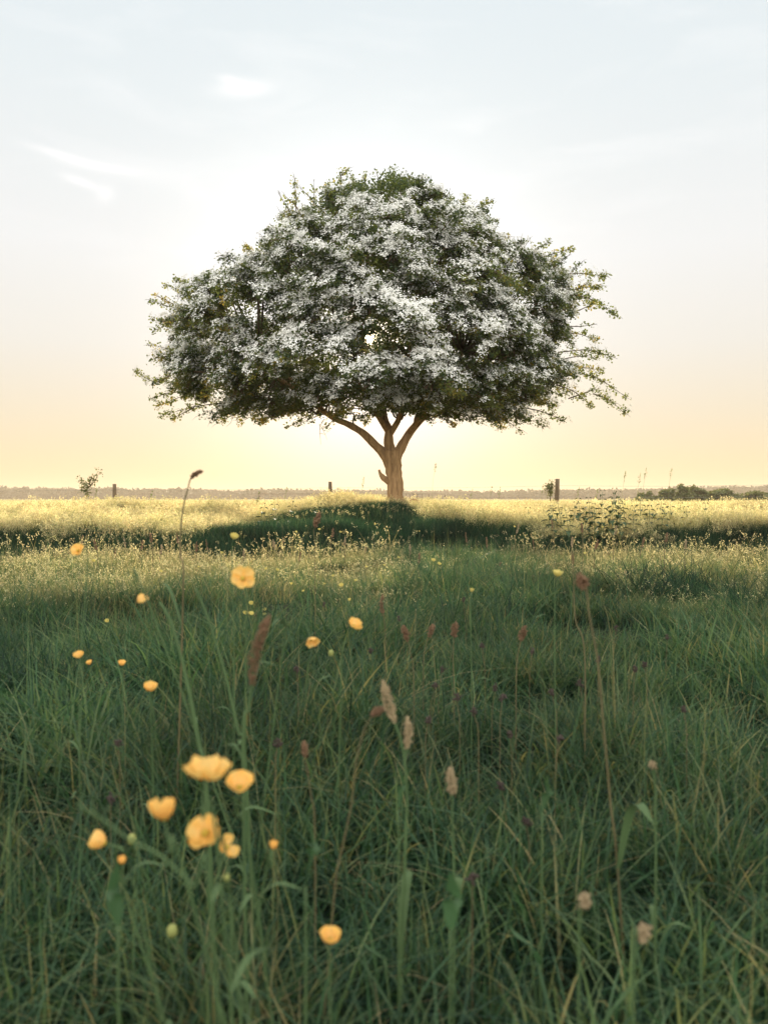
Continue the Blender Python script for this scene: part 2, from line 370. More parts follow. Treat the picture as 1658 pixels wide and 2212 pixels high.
for i in range(NL_):
    u = (i+.5)/NL_; phi = i*2.39996+.4
    z = ZB+.30+(ZT-ZB-1.30)*(1-(1-u)**.85)
    R_ = rng.uniform(.48, .74)
    r = max(.15, crown_r(z, phi)-R_*rng.uniform(.75, 1.0))
    zz = z+rng.uniform(-.12, .12)
    if sin(phi) > 0: zz += (.62-.60*cos(phi))*sin(phi)*max(0, 1-(z-ZB)/1.6)
    hz = (z-ZB)/(ZT-ZB)
    out = Vector((cos(phi), sin(phi), np.interp(hz, [0, .5, 1], [-.05, .5, 1.3]))).normalized()
    bl = noise.noise(Vector((cos(phi)*3+5, sin(phi)*3, z*1.7)))
    blo = np.clip(.88+bl*.9, .15, 1.05)*np.interp(hz, [0, .10, .25, .85, 1], [.4, .85, 1, .95, .8])
    blo *= 1-.2*max(0, abs(cos(phi))-.7)/.3
    if sin(phi) > .3: blo *= .45
    lobe(Vector((TX+cos(phi)*r, TD+sin(phi)*r, zz)), R_, blo, 10, out)
for (x, y, dd, rp, bl) in [(520, 730, -1.4, 60, .6), (600, 660, -1.8, 62, .7), (560, 800, -1.6, 60, .5), (640, 760, -2.6, 62, .7), (470, 790, -.8, 60, .5), (700, 600, -2.0, 60, .7), (990, 560, -1.8, 58, .8), (1080, 700, -1.8, 60, .7), (930, 830, -2.6, 58, .6), (800, 830, -2.8, 58, .5),
                           (690, 850, -2.0, 55, .6), (1060, 840, -1.6, 56, .5)]:
    lobe(tpt(x, y, dd), rp*MPP*.95, bl, 9, Vector((0, -1, .3)).normalized())
for (x, y, rp, bl) in [(400, 705, 58, .3), (425, 845, 58, .25), (470, 675, 60, .5), (555, 610, 60, .5), (610, 545, 60, .5), (662, 488, 55, .45), (722, 452, 50, .4), (800, 446, 50, .5), (760, 425, 34, .3), (875, 425, 38, .4), (940, 455, 50, .5), (1000, 485, 42, .3), (1055, 555, 55, .5),
                       (1130, 590, 55, .6), (1185, 600, 50, .5), (1210, 660, 50, .4), (1195, 740, 55, .5), (1195, 820, 60, .5), (1130, 862, 52, .4), (1040, 880, 48, .4), (940, 885, 42, .3), (640, 875, 48, .3), (540, 862, 54, .3), (440, 780, 62, .4), (720, 872, 40, .3), (800, 868, 42, .3)]:
    d_ = Vector((x-850, 0, -(y-760)*1.1)).normalized()
    lobe(tpt(x, y, rng.uniform(-.7, .5)), rp*MPP, bl, 9, d_)
# irregular shoots that break the outline (pixel at start, pixel at tip, droop, radius, depth offset)
for (x0, y0, x1, y1, dr, rad, dd, n) in [
    (400, 770, 290, 800, -.28, .10, -.2, 170), (380, 760, 318, 745, .02, .09, .3, 80), (440, 690, 325, 650, .02, .14, 0, 170), (430, 650, 380, 600, .0, .13, .2, 120),
    (480, 650, 352, 615, .0, .12, -.4, 150), (560, 640, 440, 605, .02, .14, .3, 180), (450, 790, 330, 830, .05, .12, -.5, 130), (470, 840, 335, 880, .05, .16, 0, 230), (480, 870, 345, 900, .04, .14, .5, 200),
    (640, 480, 600, 415, .0, .07, 0, 60), (640, 470, 637, 385, .0, .09, 0, 110), (660, 500, 606, 455, .0, .12, .3, 130), (740, 440, 735, 368, .0, .09, 0, 100), (735, 380, 752, 366, .0, .06, 0, 30), (735, 420, 700, 405, .0, .10, -.3, 90),
    (860, 440, 885, 378, .0, .08, 0, 80), (885, 400, 935, 395, -.1, .07, .1, 60), (900, 440, 944, 425, -.1, .07, .1, 60), (820, 430, 825, 392, .0, .09, 0, 80), (800, 430, 770, 420, 0, .1, 0, 80),
    (960, 480, 1010, 420, .0, .10, 0, 120), (980, 480, 1063, 435, .05, .11, .2, 170), (990, 490, 1052, 470, .0, .08, -.2, 80), (1040, 530, 1105, 510, .0, .12, 0, 110), (560, 560, 528, 530, 0, .13, .1, 150), (520, 620, 470, 610, 0, .12, 0, 110), (600, 520, 560, 530, 0, .14, 0, 130),
    (1110, 560, 1190, 520, .0, .11, 0, 120), (1150, 560, 1242, 535, .0, .12, -.3, 140), (1180, 600, 1308, 597, .06, .13, 0, 240), (1200, 640, 1300, 620, .05, .14, .3, 200), (1200, 630, 1340, 688, .10, .09, -.2, 230), (1230, 640, 1300, 660, .06, .12, .3, 150),
    (1200, 720, 1290, 735, .05, .12, 0, 150), (1210, 760, 1333, 775, .08, .13, .2, 220), (1200, 800, 1300, 800, .05, .12, .2, 170), (1220, 800, 1358, 862, .10, .12, 0, 220), (1280, 850, 1350, 895, .06, .15, 0, 170), (1200, 830, 1280, 880, .06, .11, -.3, 130),
    (1130, 880, 1222, 912, .04, .08, 0, 100), (1050, 890, 1125, 932, .05, .12, .3, 150), (1000, 880, 1080, 925, .04, .13, -.5, 150), (950, 890, 985, 925, .02, .1, 0, 80),
    (700, 890, 620, 925, .05, .13, .2, 180), (640, 880, 560, 912, .05, .13, -.2, 170), (560, 880, 470, 915, .05, .12, .2, 150), (760, 880, 700, 925, .03, .10, .3, 110), (420, 880, 370, 905, .0, .1, 0, 80), (900, 880, 940, 915, 0, .12, -.4, 130), (800, 890, 790, 915, 0, .1, .2, 80)]:
    add_spray(tpt(x0, y0, dd), tpt(x1, y1, dd), dr, rad, .12, int(n*1.15))

for (x, y) in [(345, 690), (360, 640), (420, 625), (470, 622), (505, 600), (535, 565), (560, 545), (590, 530), (600, 500), (612, 460), (628, 440), (660, 425), (690, 415), (715, 405), (765, 405), (790, 400), (815, 395), (845, 400), (905, 405), (925, 410), (965, 425), (1000, 440), (1030, 470), (1060, 505), (1085, 520), (1120, 535), (1150, 545), (1205, 560), (1235, 575), (1262, 610), (1270, 655), (1275, 700), (1262, 770), (1270, 830), (345, 760), (335, 860), (350, 820)]:
    v = Vector((x-850, 0, -(y-720))).normalized(); tip = tpt(x, y, rng.uniform(-.5, .5))+v*rng.uniform(.05, .28)
    v2 = (v+Vector((rng.uniform(-.5, .5), 0, rng.uniform(-.1, .6)))).normalized()
    add_spray(tip-v2*rng.uniform(.5, .8), tip, rng.uniform(-.04, .06), rng.uniform(.05, .11), .05, int(rng.uniform(50, 100)))
for i in range(80):
    phi = rng.uniform(pi*1.0, pi*2.0); r = crown_r(ZB+.35, phi)*math.sqrt(rng.uniform(.12, .95))
    tip = Vector((TX+cos(phi)*r, TD+sin(phi)*r*.9, ZB+rng.uniform(-.02, .22)+.05*abs(sin(phi))*r)); o_ = Vector((cos(phi), sin(phi), 0))
    add_spray(tip-o_*rng.uniform(.7, 1.1)+Vector((0, 0, .22)), tip, .08, rng.uniform(.2, .3), rng.choice([.1, .3, .5]), 190)
lv = []; bv = []; twigs = Tubes()
for (a, b, droop, rad, blo, n) in sprays:
    ax = b-a; L = ax.length; ax.normalize()
    sidev = ax.cross(Vector((0, 0, 1))); sidev.normalize(); upv = sidev.cross(ax)
    mid = a.lerp(b, .5)+Vector((0, 0, droop*1.2)); c = catmull([a, mid, b], 5)
    twigs.add(c, [.012*(1-.8*k/(len(c)-1)) for k in range(len(c))], 4, cap=False)
    if (a-b).length > .8:
        best = min(limb_tips, key=lambda q: (q[0]-a).length)[0]
        m2 = best.lerp(a, .55)+Vector((0, 0, -.08)); cc = catmull([best, m2, a], 4)
        twigs.add(cc, [.022*(1-.45*k/(len(cc)-1)) for k in range(len(cc))], 5, cap=False)
    for s_ in range(max(4, int(L*9))):
        t = rng.uniform(.2, 1); f = t*(len(c)-1); i0 = min(int(f), len(c)-2); p0 = c[i0].lerp(c[i0+1], f-i0)
        q = p0+sidev*rng.uniform(-1, 1)*rad*(1-t*.5)+ax*rng.uniform(.02, .18)+upv*rng.uniform(-.5, .4)*rad
        twigs.add([p0, p0.lerp(q, .5)+Vector((0, 0, .02)), q], [.004, .003, .0015], 3, cap=False)
    # leaf clusters (short shoots)
    ncl = max(4, n//9)
    ca = np.array([tuple(v) for v in c]); T = RS.rand(ncl)**.75; F_ = T*(len(c)-1); I0 = np.minimum(F_.astype(int), len(c)-2)
    base_p = ca[I0]+(ca[I0+1]-ca[I0])*(F_-I0)[:, None]
    wdt = rad*np.sqrt(RS.rand(ncl))*(1.15-.75*T); th = RS.rand(ncl)*2*pi
    U, Sd = np.array(upv), np.array(sidev)
    cl = base_p+Sd*(np.cos(th)*wdt)[:, None]+U*(np.sin(th)*wdt*.55)[:, None]
    per = 9
    lp = np.repeat(cl, per, 0)+RS.normal(0, .030, (ncl*per, 3))
    tone = np.repeat(np.clip(RS.normal(.42, .16, ncl), 0, 1), per)+RS.normal(0, .08, ncl*per)
    tone += rng.gauss(0, .13)
    if blo < .3: tone += .22  # outline sprays coloured lighter to add to the backlit rim
    lv.append(np.concatenate([lp, tone[:, None]], 1))
    if blo > .02:
        topness = np.sin(th)*1.0
        sel = (RS.rand(ncl) < blo*1.10*np.clip(.68+topness*.5, .12, 1))
        oo = np.array((b-Vector((TX, TD, b.z-.6))).normalized()); bp = cl[sel]+U*0.045+oo*.045
        if len(bp):
            k = 5
            bp = np.repeat(bp, k, 0)+RS.normal(0, .043, (len(bp)*k, 3))*np.array([1, 1, .85])
            bv.append(np.concatenate([bp, np.repeat((oo+U*.7)[None], len(bp), 0)], 1))
# inner filler leaves so that the crown is dense
NF = 7500
ph = RS.rand(NF)*2*pi; zz = ZB+.35+(ZT-ZB-.8)*RS.rand(NF)**1.15; rr = np.sqrt(RS.rand(NF))
fill = []
for a, z, r in zip(ph, zz, rr):
    q = crown_r(z, a)*r*.82
    fill.append((TX+cos(a)*q, TD+sin(a)*q, z+.5*max(0, sin(a))+.1*(1-r)))
fill = np.array(fill)
fp = np.repeat(fill, 12, 0)+RS.normal(0, .055, (NF*12, 3))
lv.append(np.concatenate([fp, np.full((len(fp), 1), .35)+RS.normal(0, .15, (len(fp), 1))], 1))
lv = np.concatenate(lv); bv = np.concatenate(bv)
# keep a small opening towards the sun as in the photograph
hole_dir = np.array(P(797, 733, 1.0))-np.array((0, 0, EYE))
def near_axis(pts, rad):
    d = pts-np.array((0, 0, EYE)); k = d[:, 1:2]; off = d/k-hole_dir; return np.hypot(off[:, 0], off[:, 2])*k[:, 0] < rad
lv = lv[~near_axis(lv[:, :3], .065)]; bv = bv[~near_axis(bv[:, :3], .065)]

def leaf_mesh(D, size):
    n = len(D); pos = D[:, :3]
    nrm = RS.normal(0, .62, (n, 3)); nrm[:, 2] += .75; nrm /= np.linalg.norm(nrm, axis=1)[:, None]
    t = RS.normal(0, 1, (n, 3)); t -= nrm*(t*nrm).sum(1)[:, None]; t /= np.linalg.norm(t, axis=1)[:, None]; s = np.cross(nrm, t)
    sz = (size*RS.uniform(.7, 1.25, n))[:, None]
    # folded leaf of six points: two lobes
    P0 = pos; P1 = pos+t*sz*.45-s*sz*.42+nrm*sz*.16; P2 = pos+t*sz*.55; P3 = pos+t*sz*.45+s*sz*.42+nrm*sz*.16; P4 = pos+t*sz
    V = np.stack([P0, P1, P2, P3, P4], 1).reshape(-1, 3)
    b = np.arange(n)*5
    F = np.concatenate([np.stack([b, b+2, b+1], 1), np.stack([b+1, b+2, b+4], 1), np.stack([b, b+3, b+2], 1), np.stack([b+2, b+3, b+4], 1)])
    return V, F, np.repeat(np.clip(D[:, 3], 0, 1), 5)
V, F, tone = leaf_mesh(lv, .047)
me = npmesh('foliage', V+np.array(tinv), [(F, 0)], {'v': tone}, mats=[M_leaf]); link('foliage', me, None, tree)
def blossom_mesh(D, per=9, fs=.0115, spread=.026):
    n = len(D); c = np.repeat(D[:, :3], per, 0); o = np.repeat(D[:, 3:6], per, 0)
    o = o/np.linalg.norm(o, axis=1)[:, None]
    off = RS.normal(0, 1, c.shape); off -= o*(off*o).sum(1)[:, None]*.6
    pos = c+off*spread
    nrm = o+off*.35+np.array([0, 0, .25]); nrm /= np.linalg.norm(nrm, axis=1)[:, None]
    t = RS.normal(0, 1, nrm.shape); t -= nrm*(t*nrm).sum(1)[:, None]; t /= np.linalg.norm(t, axis=1)[:, None]; s = np.cross(nrm, t)
    m = len(pos); r = (fs*RS.uniform(.8, 1.25, m))[:, None]
    K = [pos+(t*cos(2*pi*k/5)+s*sin(2*pi*k/5))*r for k in range(5)]
    V = np.stack(K, 1).reshape(-1, 3); b = np.arange(m)*5
    return V, np.stack([b, b+1, b+2, b+3, b+4], 1), np.repeat(RS.rand(m), 5)
V, F, tone = blossom_mesh(bv)
me = npmesh('blossom', V+np.array(tinv), [(F, 0)], {'v': tone}, mats=[M_bloss]); link('blossom', me, None, tree)
for (x, y) in [(700, 925), (520, 905), (480, 905), (690, 935)]:       # bare twigs hanging below the crown
    p = tpt(x, y-20); q = [p]
    for k in range(4): q.append(q[-1]+Vector((rng.uniform(-.10, .06), rng.uniform(-.05, .05), -rng.uniform(.06, .12))))
    twigs.add(q, [.006, .005, .004, .003, .002], 4)
    twigs.add([q[2], q[2]+Vector((.1, 0, -.02)), q[2]+Vector((.16, 0, .03))], [.004, .003, .001], 3)
me = twigs.mesh('branches'); me.transform(Matrix.Translation(tinv)); link('branches', me, M_twig, tree)
print('leaves', len(lv), 'corymbs', len(bv))

# ------------------------------------------------------------------ grass prototypes (kept outside the scene, instanced)
def blades(n, spread, hmin, hmax, wid, lean, curl, vmean, vsd, segs=3, R_=RS, tipw=.12, bend=1.0):
    """n curved strips -> V, F(quads), v"""
    a = R_.rand(n)*2*pi; r = spread*np.sqrt(R_.rand(n)); bx, by = np.cos(a)*r, np.sin(a)*r
    h = R_.uniform(hmin, hmax, n); d = R_.rand(n)*2*pi; ln = np.abs(R_.normal(0, lean, n)); cu = np.abs(R_.normal(curl, curl*.6, n))
    w = wid*R_.uniform(.6, 1.3, n); fa = R_.rand(n)*2*pi
    sx, sy = np.cos(fa)*w*.5, np.sin(fa)*w*.5
    V = np.zeros((n, (segs+1)*2, 3))
    for k in range(segs+1):
        t = k/segs; out = h*(ln*t+cu*t**2.2*bend); z = h*(t-.45*cu*t**2.6)
        x = bx+np.cos(d)*out; y = by+np.sin(d)*out; ww = (1-t**1.6)*(1-tipw)+tipw
        V[:, 2*k] = np.stack([x-sx*ww, y-sy*ww, z], 1); V[:, 2*k+1] = np.stack([x+sx*ww, y+sy*ww, z], 1)
    m = (segs+1)*2; b = np.arange(n)[:, None]*m
    F = np.concatenate([np.concatenate([b+2*k, b+2*k+1, b+2*k+3, b+2*k+2], 1) for k in range(segs)])
    v = np.repeat(np.clip(R_.normal(vmean, vsd, n), 0, 1), m)
    top = V[:, -2:, :].mean(1); pre = V[:, -4:-2, :].mean(1)
    return V.reshape(-1, 3), F, v, top, pre
def heads(top, pre, per, length, rad, ps, R_=RS, vm=.5):
    """feathery seed heads: small slips scattered along the last stretch of each stem"""
    n = len(top); ax = top-pre; ax /= np.linalg.norm(ax, axis=1)[:, None]+1e-9
    t = R_.rand(n*per); A = np.repeat(ax, per, 0); B = np.repeat(top, per, 0)
    off = R_.normal(0, 1, (n*per, 3)); off -= A*(off*A).sum(1)[:, None]
    pos = B-A*(t*length)[:, None]+off*rad*(.35+.9*np.sin(t*pi))[:, None]
    dirv = A*1.0+off*.35; dirv /= np.linalg.norm(dirv, axis=1)[:, None]
    s = np.cross(dirv, R_.normal(0, 1, dirv.shape)); s /= np.linalg.norm(s, axis=1)[:, None]
    l, w_ = ps; l = l*R_.uniform(.7, 1.3, len(pos))[:, None]
    V = np.stack([pos, pos+dirv*l*.5+s*w_, pos+dirv*l, pos+dirv*l*.5-s*w_], 1).reshape(-1, 3); b = np.arange(len(pos))*4
    return V, np.stack([b, b+1, b+2, b+3], 1), np.repeat(np.clip(R_.normal(vm, .25, len(pos)), 0, 1), 4)
def join(parts):
    V = []; Q = {0: [], 1: []}; v = []; n = 0
    for (a, f, t, mi) in parts: V.append(a); Q[mi].append(f+n); v.append(t); n += len(a)
    return np.concatenate(V), [(np.concatenate(Q[k]), k) for k in (0, 1) if Q[k]], np.concatenate(v)
def proto(colname, kinds):
    c = bpy.data.collections.new(colname)
    for i, parts in enumerate(kinds):
        V, FL, v = join(parts); me = npmesh('clump', V, FL, {'v': v}, mats=[M_grass, M_head])
        o = bpy.data.objects.new('%s_%02d' % (colname, i), me); c.objects.link(o)
    return c
def B(*a, **k): V, F, v, t, p = blades(*a, **k); return (V, F, v, 0), t, p
green_k = []
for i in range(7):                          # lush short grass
    p = [B(110, .15, .04, .11, .0042, .45, .45, .20, .12, segs=4)[0], B(56, .08, .09, .19, .0056, .28, .42, .56, .13, segs=5)[0], B(4, .12, .18, .30, .0040, .35, .6, .55, .1, segs=6)[0], B(1, .15, .08, .16, .0035, .8, .6, .84, .08)[0]]  # lowest blades coloured darker to deepen the shade between tufts
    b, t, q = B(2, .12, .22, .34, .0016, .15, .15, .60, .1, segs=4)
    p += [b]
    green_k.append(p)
mid_k = []
for i in range(6):                          # shorter, drier sward in the middle distance
    p = [B(130, .17, .05, .14, .0048, .5, .4, .52, .14)[0], B(80, .17, .07, .20, .0045, .5, .5, .80, .12)[0]]
    b, t, q = B(11, .16, .14, .36, .0042, .28, .3, .90, .1)
    p += [b, (*heads(t, q, 4, .04, .005, (.012, .003)), 1)]
    mid_k.append(p)
tall_k = []
for i in range(6):                          # tall pale meadow grass in seed
    p = [B(110, .19, .12, .30, .0055, .22, .25, .42, .14)[0]]
    b, t, q = B(62, .19, .22, .46, .0036, .18, .16, .80, .12)
    p += [b, (*heads(t, q, 15, .12, .012, (.018, .0050)), 1)]
    tall_k.append(p)
edge_k = []
for i in range(5):                          # dense growth on the bank face, coloured darker to add to its shade
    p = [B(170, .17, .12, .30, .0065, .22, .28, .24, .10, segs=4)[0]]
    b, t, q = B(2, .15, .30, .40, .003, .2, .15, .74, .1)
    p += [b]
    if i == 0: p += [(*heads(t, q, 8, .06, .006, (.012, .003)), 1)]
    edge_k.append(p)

def scatter(name, col, nk, pts, scl, label, cat, mesh_z=True):
    n = len(pts)
    me = bpy.data.meshes.new(name+'_points'); me.vertices.add(n); me.vertices.foreach_set('co', np.asarray(pts, np.float32).ravel())
    for k, ty, val in (('idx', 'INT', RS.randint(0, nk, n)), ('scl', 'FLOAT', scl), ('rz', 'FLOAT', RS.rand(n)*2*pi)):
        a = me.attributes.new(k, ty, 'POINT'); a.data.foreach_set('value', np.asarray(val))
    o = link(name, me); tag(o, label, cat, kind='stuff')
    ng = bpy.data.node_groups.new(name+'_scatter', 'GeometryNodeTree')
    ng.interface.new_socket('Geometry', in_out='INPUT', socket_type='NodeSocketGeometry'); ng.interface.new_socket('Geometry', in_out='OUTPUT', socket_type='NodeSocketGeometry')
    N = ng.nodes.new; L = ng.links.new
    gi = N('NodeGroupInput'); go = N('NodeGroupOutput'); ip = N('GeometryNodeInstanceOnPoints'); ci = N('GeometryNodeCollectionInfo')
    ci.inputs['Collection'].default_value = col; ci.inputs['Separate Children'].default_value = True; ci.inputs['Reset Children'].default_value = True
    def na(nm, ty): q = N('GeometryNodeInputNamedAttribute'); q.data_type = ty; q.inputs['Name'].default_value = nm; return q.outputs['Attribute']
    cx = N('ShaderNodeCombineXYZ'); L(na('rz', 'FLOAT'), cx.inputs[2])
    m2p = N('GeometryNodeMeshToPoints'); L(gi.outputs[0], m2p.inputs[0]); L(m2p.outputs[0], ip.inputs['Points'])
    L(ci.outputs[0], ip.inputs['Instance']); ip.inputs['Pick Instance'].default_value = True; L(na('idx', 'INT'), ip.inputs['Instance Index'])
    L(cx.outputs[0], ip.inputs['Rotation']); L(na('scl', 'FLOAT'), ip.inputs['Scale']); L(ip.outputs[0], go.inputs[0])
    md = o.modifiers.new('scatter', 'NODES'); md.node_group = ng
    return o
def region(y0, y1, dens, wk=.62, wm=1.0):
    """random points in the wedge the picture and its surroundings cover"""
    n = int(dens*(y1-y0)*2*(wk*(y0+y1)/2+wm)); out = []
    y = RS.uniform(y0, y1, n*2); hw = wk*np.maximum(y, 0)+wm; keep = RS.rand(n*2) < hw/hw.max(); y = y[keep]; hw = hw[keep]
    x = RS.uniform(-1, 1, len(y))*hw; k = int(dens*np.trapezoid(wk*np.linspace(y0, y1, 9)*1.0+wm, np.linspace(y0, y1, 9))*2) if hasattr(np, 'trapezoid') else n
    x, y = x[:k], y[:k]; return np.stack([x, y], 1)
def with_z(p): return np.concatenate([p, ground(p[:, 0], p[:, 1])[:, None]-.005], 1)
def fbm(p, s, seed=0): return np.array([noise.noise(Vector((a*s+seed, b*s, seed*1.7))) for a, b in p])

p1 = np.concatenate([region(.35, 3.2, 150, wm=.8), region(3.2, 8.8, 62), region(-2.0, .35, 25, wk=0, wm=2.0)])
h1 = 1.0+.42*fbm(p1, .9, 3)+.5*fbm(p1, 2.6, 31)+.15*RS.randn(len(p1)); h1 = np.minimum(np.clip(h1, .5, 1.6), np.interp(p1[:, 1], [0, 1.0, 2.0], [.75, .95, 1.6]))*np.where(p1[:, 1] > 5, .85, 1.0)
keep = (RS.rand(len(p1)) < np.maximum(.55, 1.15+1.6*fbm(p1, 2.6, 31))) & (RS.rand(len(p1)) > (p1[:, 1]-4.3)/2.0-3.0*fbm(p1, 1.1, 21)-.35*np.clip(p1[:, 0]/1.5, -1, 1.6)); p1, h1 = p1[keep], h1[keep]  # green spreads into the straw in patches, imitating broken shadow by colour
pw = region(4.6, 8.8, 60); uw = pw[:, 0]/pw[:, 1]; cw = np.interp(pw[:, 1], [4.5, 6.5, 8.8], [.17, .11, .045]); hw_ = np.interp(pw[:, 1], [4.5, 6.5, 8.8], [.14, .065, .04])  # extra green clumps painting in the trunk's shadow across the strip
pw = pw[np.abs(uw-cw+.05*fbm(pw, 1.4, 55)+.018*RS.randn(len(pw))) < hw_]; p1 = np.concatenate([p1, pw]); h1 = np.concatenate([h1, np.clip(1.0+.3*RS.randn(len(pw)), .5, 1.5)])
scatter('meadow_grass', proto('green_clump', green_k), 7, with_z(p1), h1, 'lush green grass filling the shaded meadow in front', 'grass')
def wedge(p):      # where greener grass replaces straw to widen the trunk's shadow by colour
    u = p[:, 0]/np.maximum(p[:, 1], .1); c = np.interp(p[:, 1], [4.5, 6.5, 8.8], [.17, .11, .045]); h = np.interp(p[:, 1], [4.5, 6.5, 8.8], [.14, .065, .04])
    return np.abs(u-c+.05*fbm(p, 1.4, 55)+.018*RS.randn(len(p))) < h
p2 = region(3.6, 9.6, 62); keep = (p2[:, 1] < EDGE(p2[:, 0])+.2) & (RS.rand(len(p2)) < (p2[:, 1]-3.4)/1.8+2.4*fbm(p2, 1.1, 21)-.25*np.clip(p2[:, 0]/1.5, -1, 1.6)) & ~(wedge(p2) & (RS.rand(len(p2)) < .88)); p2 = p2[keep]  # straw thinned in patches and in the wedge, so shadow shows as colour
h2 = np.clip(.8+.5*fbm(p2, 1.1, 9), .45, 1.3)*np.interp(p2[:, 1], [6, 8.6], [1, .5])
scatter('dry_grass', proto('dry_clump', mid_k), 6, with_z(p2), h2, 'short straw coloured grass in the sunlit strip before the bank', 'grass')
straw_k = []
for i in range(5):
    b, t, q = B(9, .12, .20, .40, .0042, .22, .22, .92, .06, segs=4)
    straw_k.append([b, (*heads(t, q, 9, .06, .005, (.013, .0034)), 1), B(12, .1, .08, .2, .005, .5, .5, .85, .1)[0]])
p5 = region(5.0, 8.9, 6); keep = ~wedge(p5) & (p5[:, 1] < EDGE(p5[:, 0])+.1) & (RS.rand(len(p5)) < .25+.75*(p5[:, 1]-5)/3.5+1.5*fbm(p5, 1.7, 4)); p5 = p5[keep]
scatter('straw_stems', proto('straw_clump', straw_k), 5, with_z(p5), RS.uniform(.6, 1.15, len(p5)), 'loose golden straw stems standing in the sunlit strip', 'grass')
p3 = region(7.8, 12.8, 60); e = EDGE(p3[:, 0]); up = 15*MOUND(p3[:, 0]); keep = (p3[:, 1] > e-.1-.5*RS.rand(len(p3))**2) & (p3[:, 1] < e+.6+.6*RS.rand(len(p3))+up); p3 = p3[keep]  # dark clumps carried up the mound so its shade is in the colour
scatter('bank_grass', proto('bank_clump', edge_k), 5, with_z(p3), np.clip(.85+.4*fbm(p3, .8, 5), .5, 1.3), 'grass on the bank face with its shade put into a darker green', 'grass')
p4 = np.concatenate([region(8.6, 20, 36), region(20, 45, 9), region(45, 130, 1.3)])
keep = p4[:, 1] > EDGE(p4[:, 0])+.35+.8*RS.rand(len(p4))+15*MOUND(p4[:, 0]); p4 = p4[keep]
s4 = np.clip(.92+.35*fbm(p4, .5, 1)+.16*RS.randn(len(p4)), .5, 1.5)*np.interp(p4[:, 1], [9, 11, 14, 20, 45, 130], [.8, .90, .90, .82, .78, .85])*np.interp(np.hypot((p4[:, 0]-TX)/1.2, (p4[:, 1]-TD+.5)/1.6), [0, 1], [.62, 1])
scatter('tall_grass', proto('tall_clump', tall_k), 6, with_z(p4), s4, 'tall pale seeding grass on top of the bank', 'grass')

# ------------------------------------------------------------------ plant builders
def petal_mesh(open_, name='petal'):
    """one broad cupped buttercup petal, base at the origin, growing along +Y; size 1 = petal length"""
    nu, nv = 7, 6; V = []
    for j in range(nv+1):
        t = j/nv; wv = .98*math.sin(min(1, t*1.12+.06)*pi*.56)**.75*(1-.25*max(0, t-.8)*3)
        for i in range(nu+1):
            s = (i/nu*2-1); x = s*wv*.5; y = t*(1-.10*s*s); z = .30*s*s*wv+.13*sin(t*pi)*-1+.02*sin(s*7)*t
            V.append((x, y, z))
    V = [Vector(v) for v in V]; Rm = Matrix.Rotation(open_, 4, 'X'); V = [Rm @ v for v in V]
    F = [(j*(nu+1)+i, j*(nu+1)+i+1, (j+1)*(nu+1)+i+1, (j+1)*(nu+1)+i) for j in range(nv) for i in range(nu)]
    me = bpy.data.meshes.new(name); me.from_pydata([tuple(v) for v in V], [], F); me.polygons.foreach_set('use_smooth', [True]*len(F)); me.update(); return me
def ball_mesh(name, r, h, lumps=.15, seg=8):
    V = []; F = []
    for j in range(seg+1):
        a = pi*j/seg
        for i in range(seg):
            b = 2*pi*i/seg; k = 1+lumps*(1 if (i+j) % 2 else -1)
            V.append((sin(a)*cos(b)*r*k, sin(a)*sin(b)*r*k, -cos(a)*h))
    F = [(j*seg+i, j*seg+(i+1) % seg, (j+1)*seg+(i+1) % seg, (j+1)*seg+i) for j in range(seg) for i in range(seg)]
    me = bpy.data.meshes.new(name); me.from_pydata(V, [], F); me.polygons.foreach_set('use_smooth', [True]*len(F)); me.update(); return me
petal_cache = {}
CENTRE = ball_mesh('flower_centre', .20, .16); CENTRE.transform(Matrix.Translation((0, 0, .16))); CENTRE.materials.append(M_stamen)
BUDM = ball_mesh('bud', 1, 1.25, .04); BUDM.materials.append(M_bud)
def orient(o, up, spin, scale):
    z = Vector(up).normalized(); q = z.to_track_quat('Z', 'Y'); o.rotation_mode = 'QUATERNION'
    o.rotation_quaternion = q @ Matrix.Rotation(spin, 4, 'Z').to_quaternion(); o.scale = (scale,)*3
def flower(parent, loc, up, rad, open_deg, pale=False, missing=0, detail=True):
    """five petals round a stamen centre; open_deg = angle of petals above the flower's plane"""
    rr = random.Random(hash((round(loc[0], 3), round(loc[1], 3)))); spin = rr.uniform(0, 6.28)
    for k in range(5-missing):
        od = round((open_deg+rr.uniform(-9, 9))/6)*6; key = (od, pale)
        if key not in petal_cache:
            petal_cache[key] = petal_mesh(radians(od)); petal_cache[key].materials.append(M_petal_pale if pale else M_petal)
        o = link('petal', petal_cache[key], None, parent, loc); orient(o, up, spin+2*pi*k/5+rr.uniform(-.12, .12), rad*rr.uniform(.9, 1.1))
    c = link('flower_centre', CENTRE, None, parent, loc); orient(c, up, 0, rad)
def stem(parent, pts, r0, r1, mat=None, seg=6, name='stem'):
    t = Tubes(); c = catmull(pts, 6); n = len(c); t.add(c, [r0+(r1-r0)*i/(n-1) for i in range(n)], seg)
    return link(name, t.mesh(name), mat or M_stem, parent)
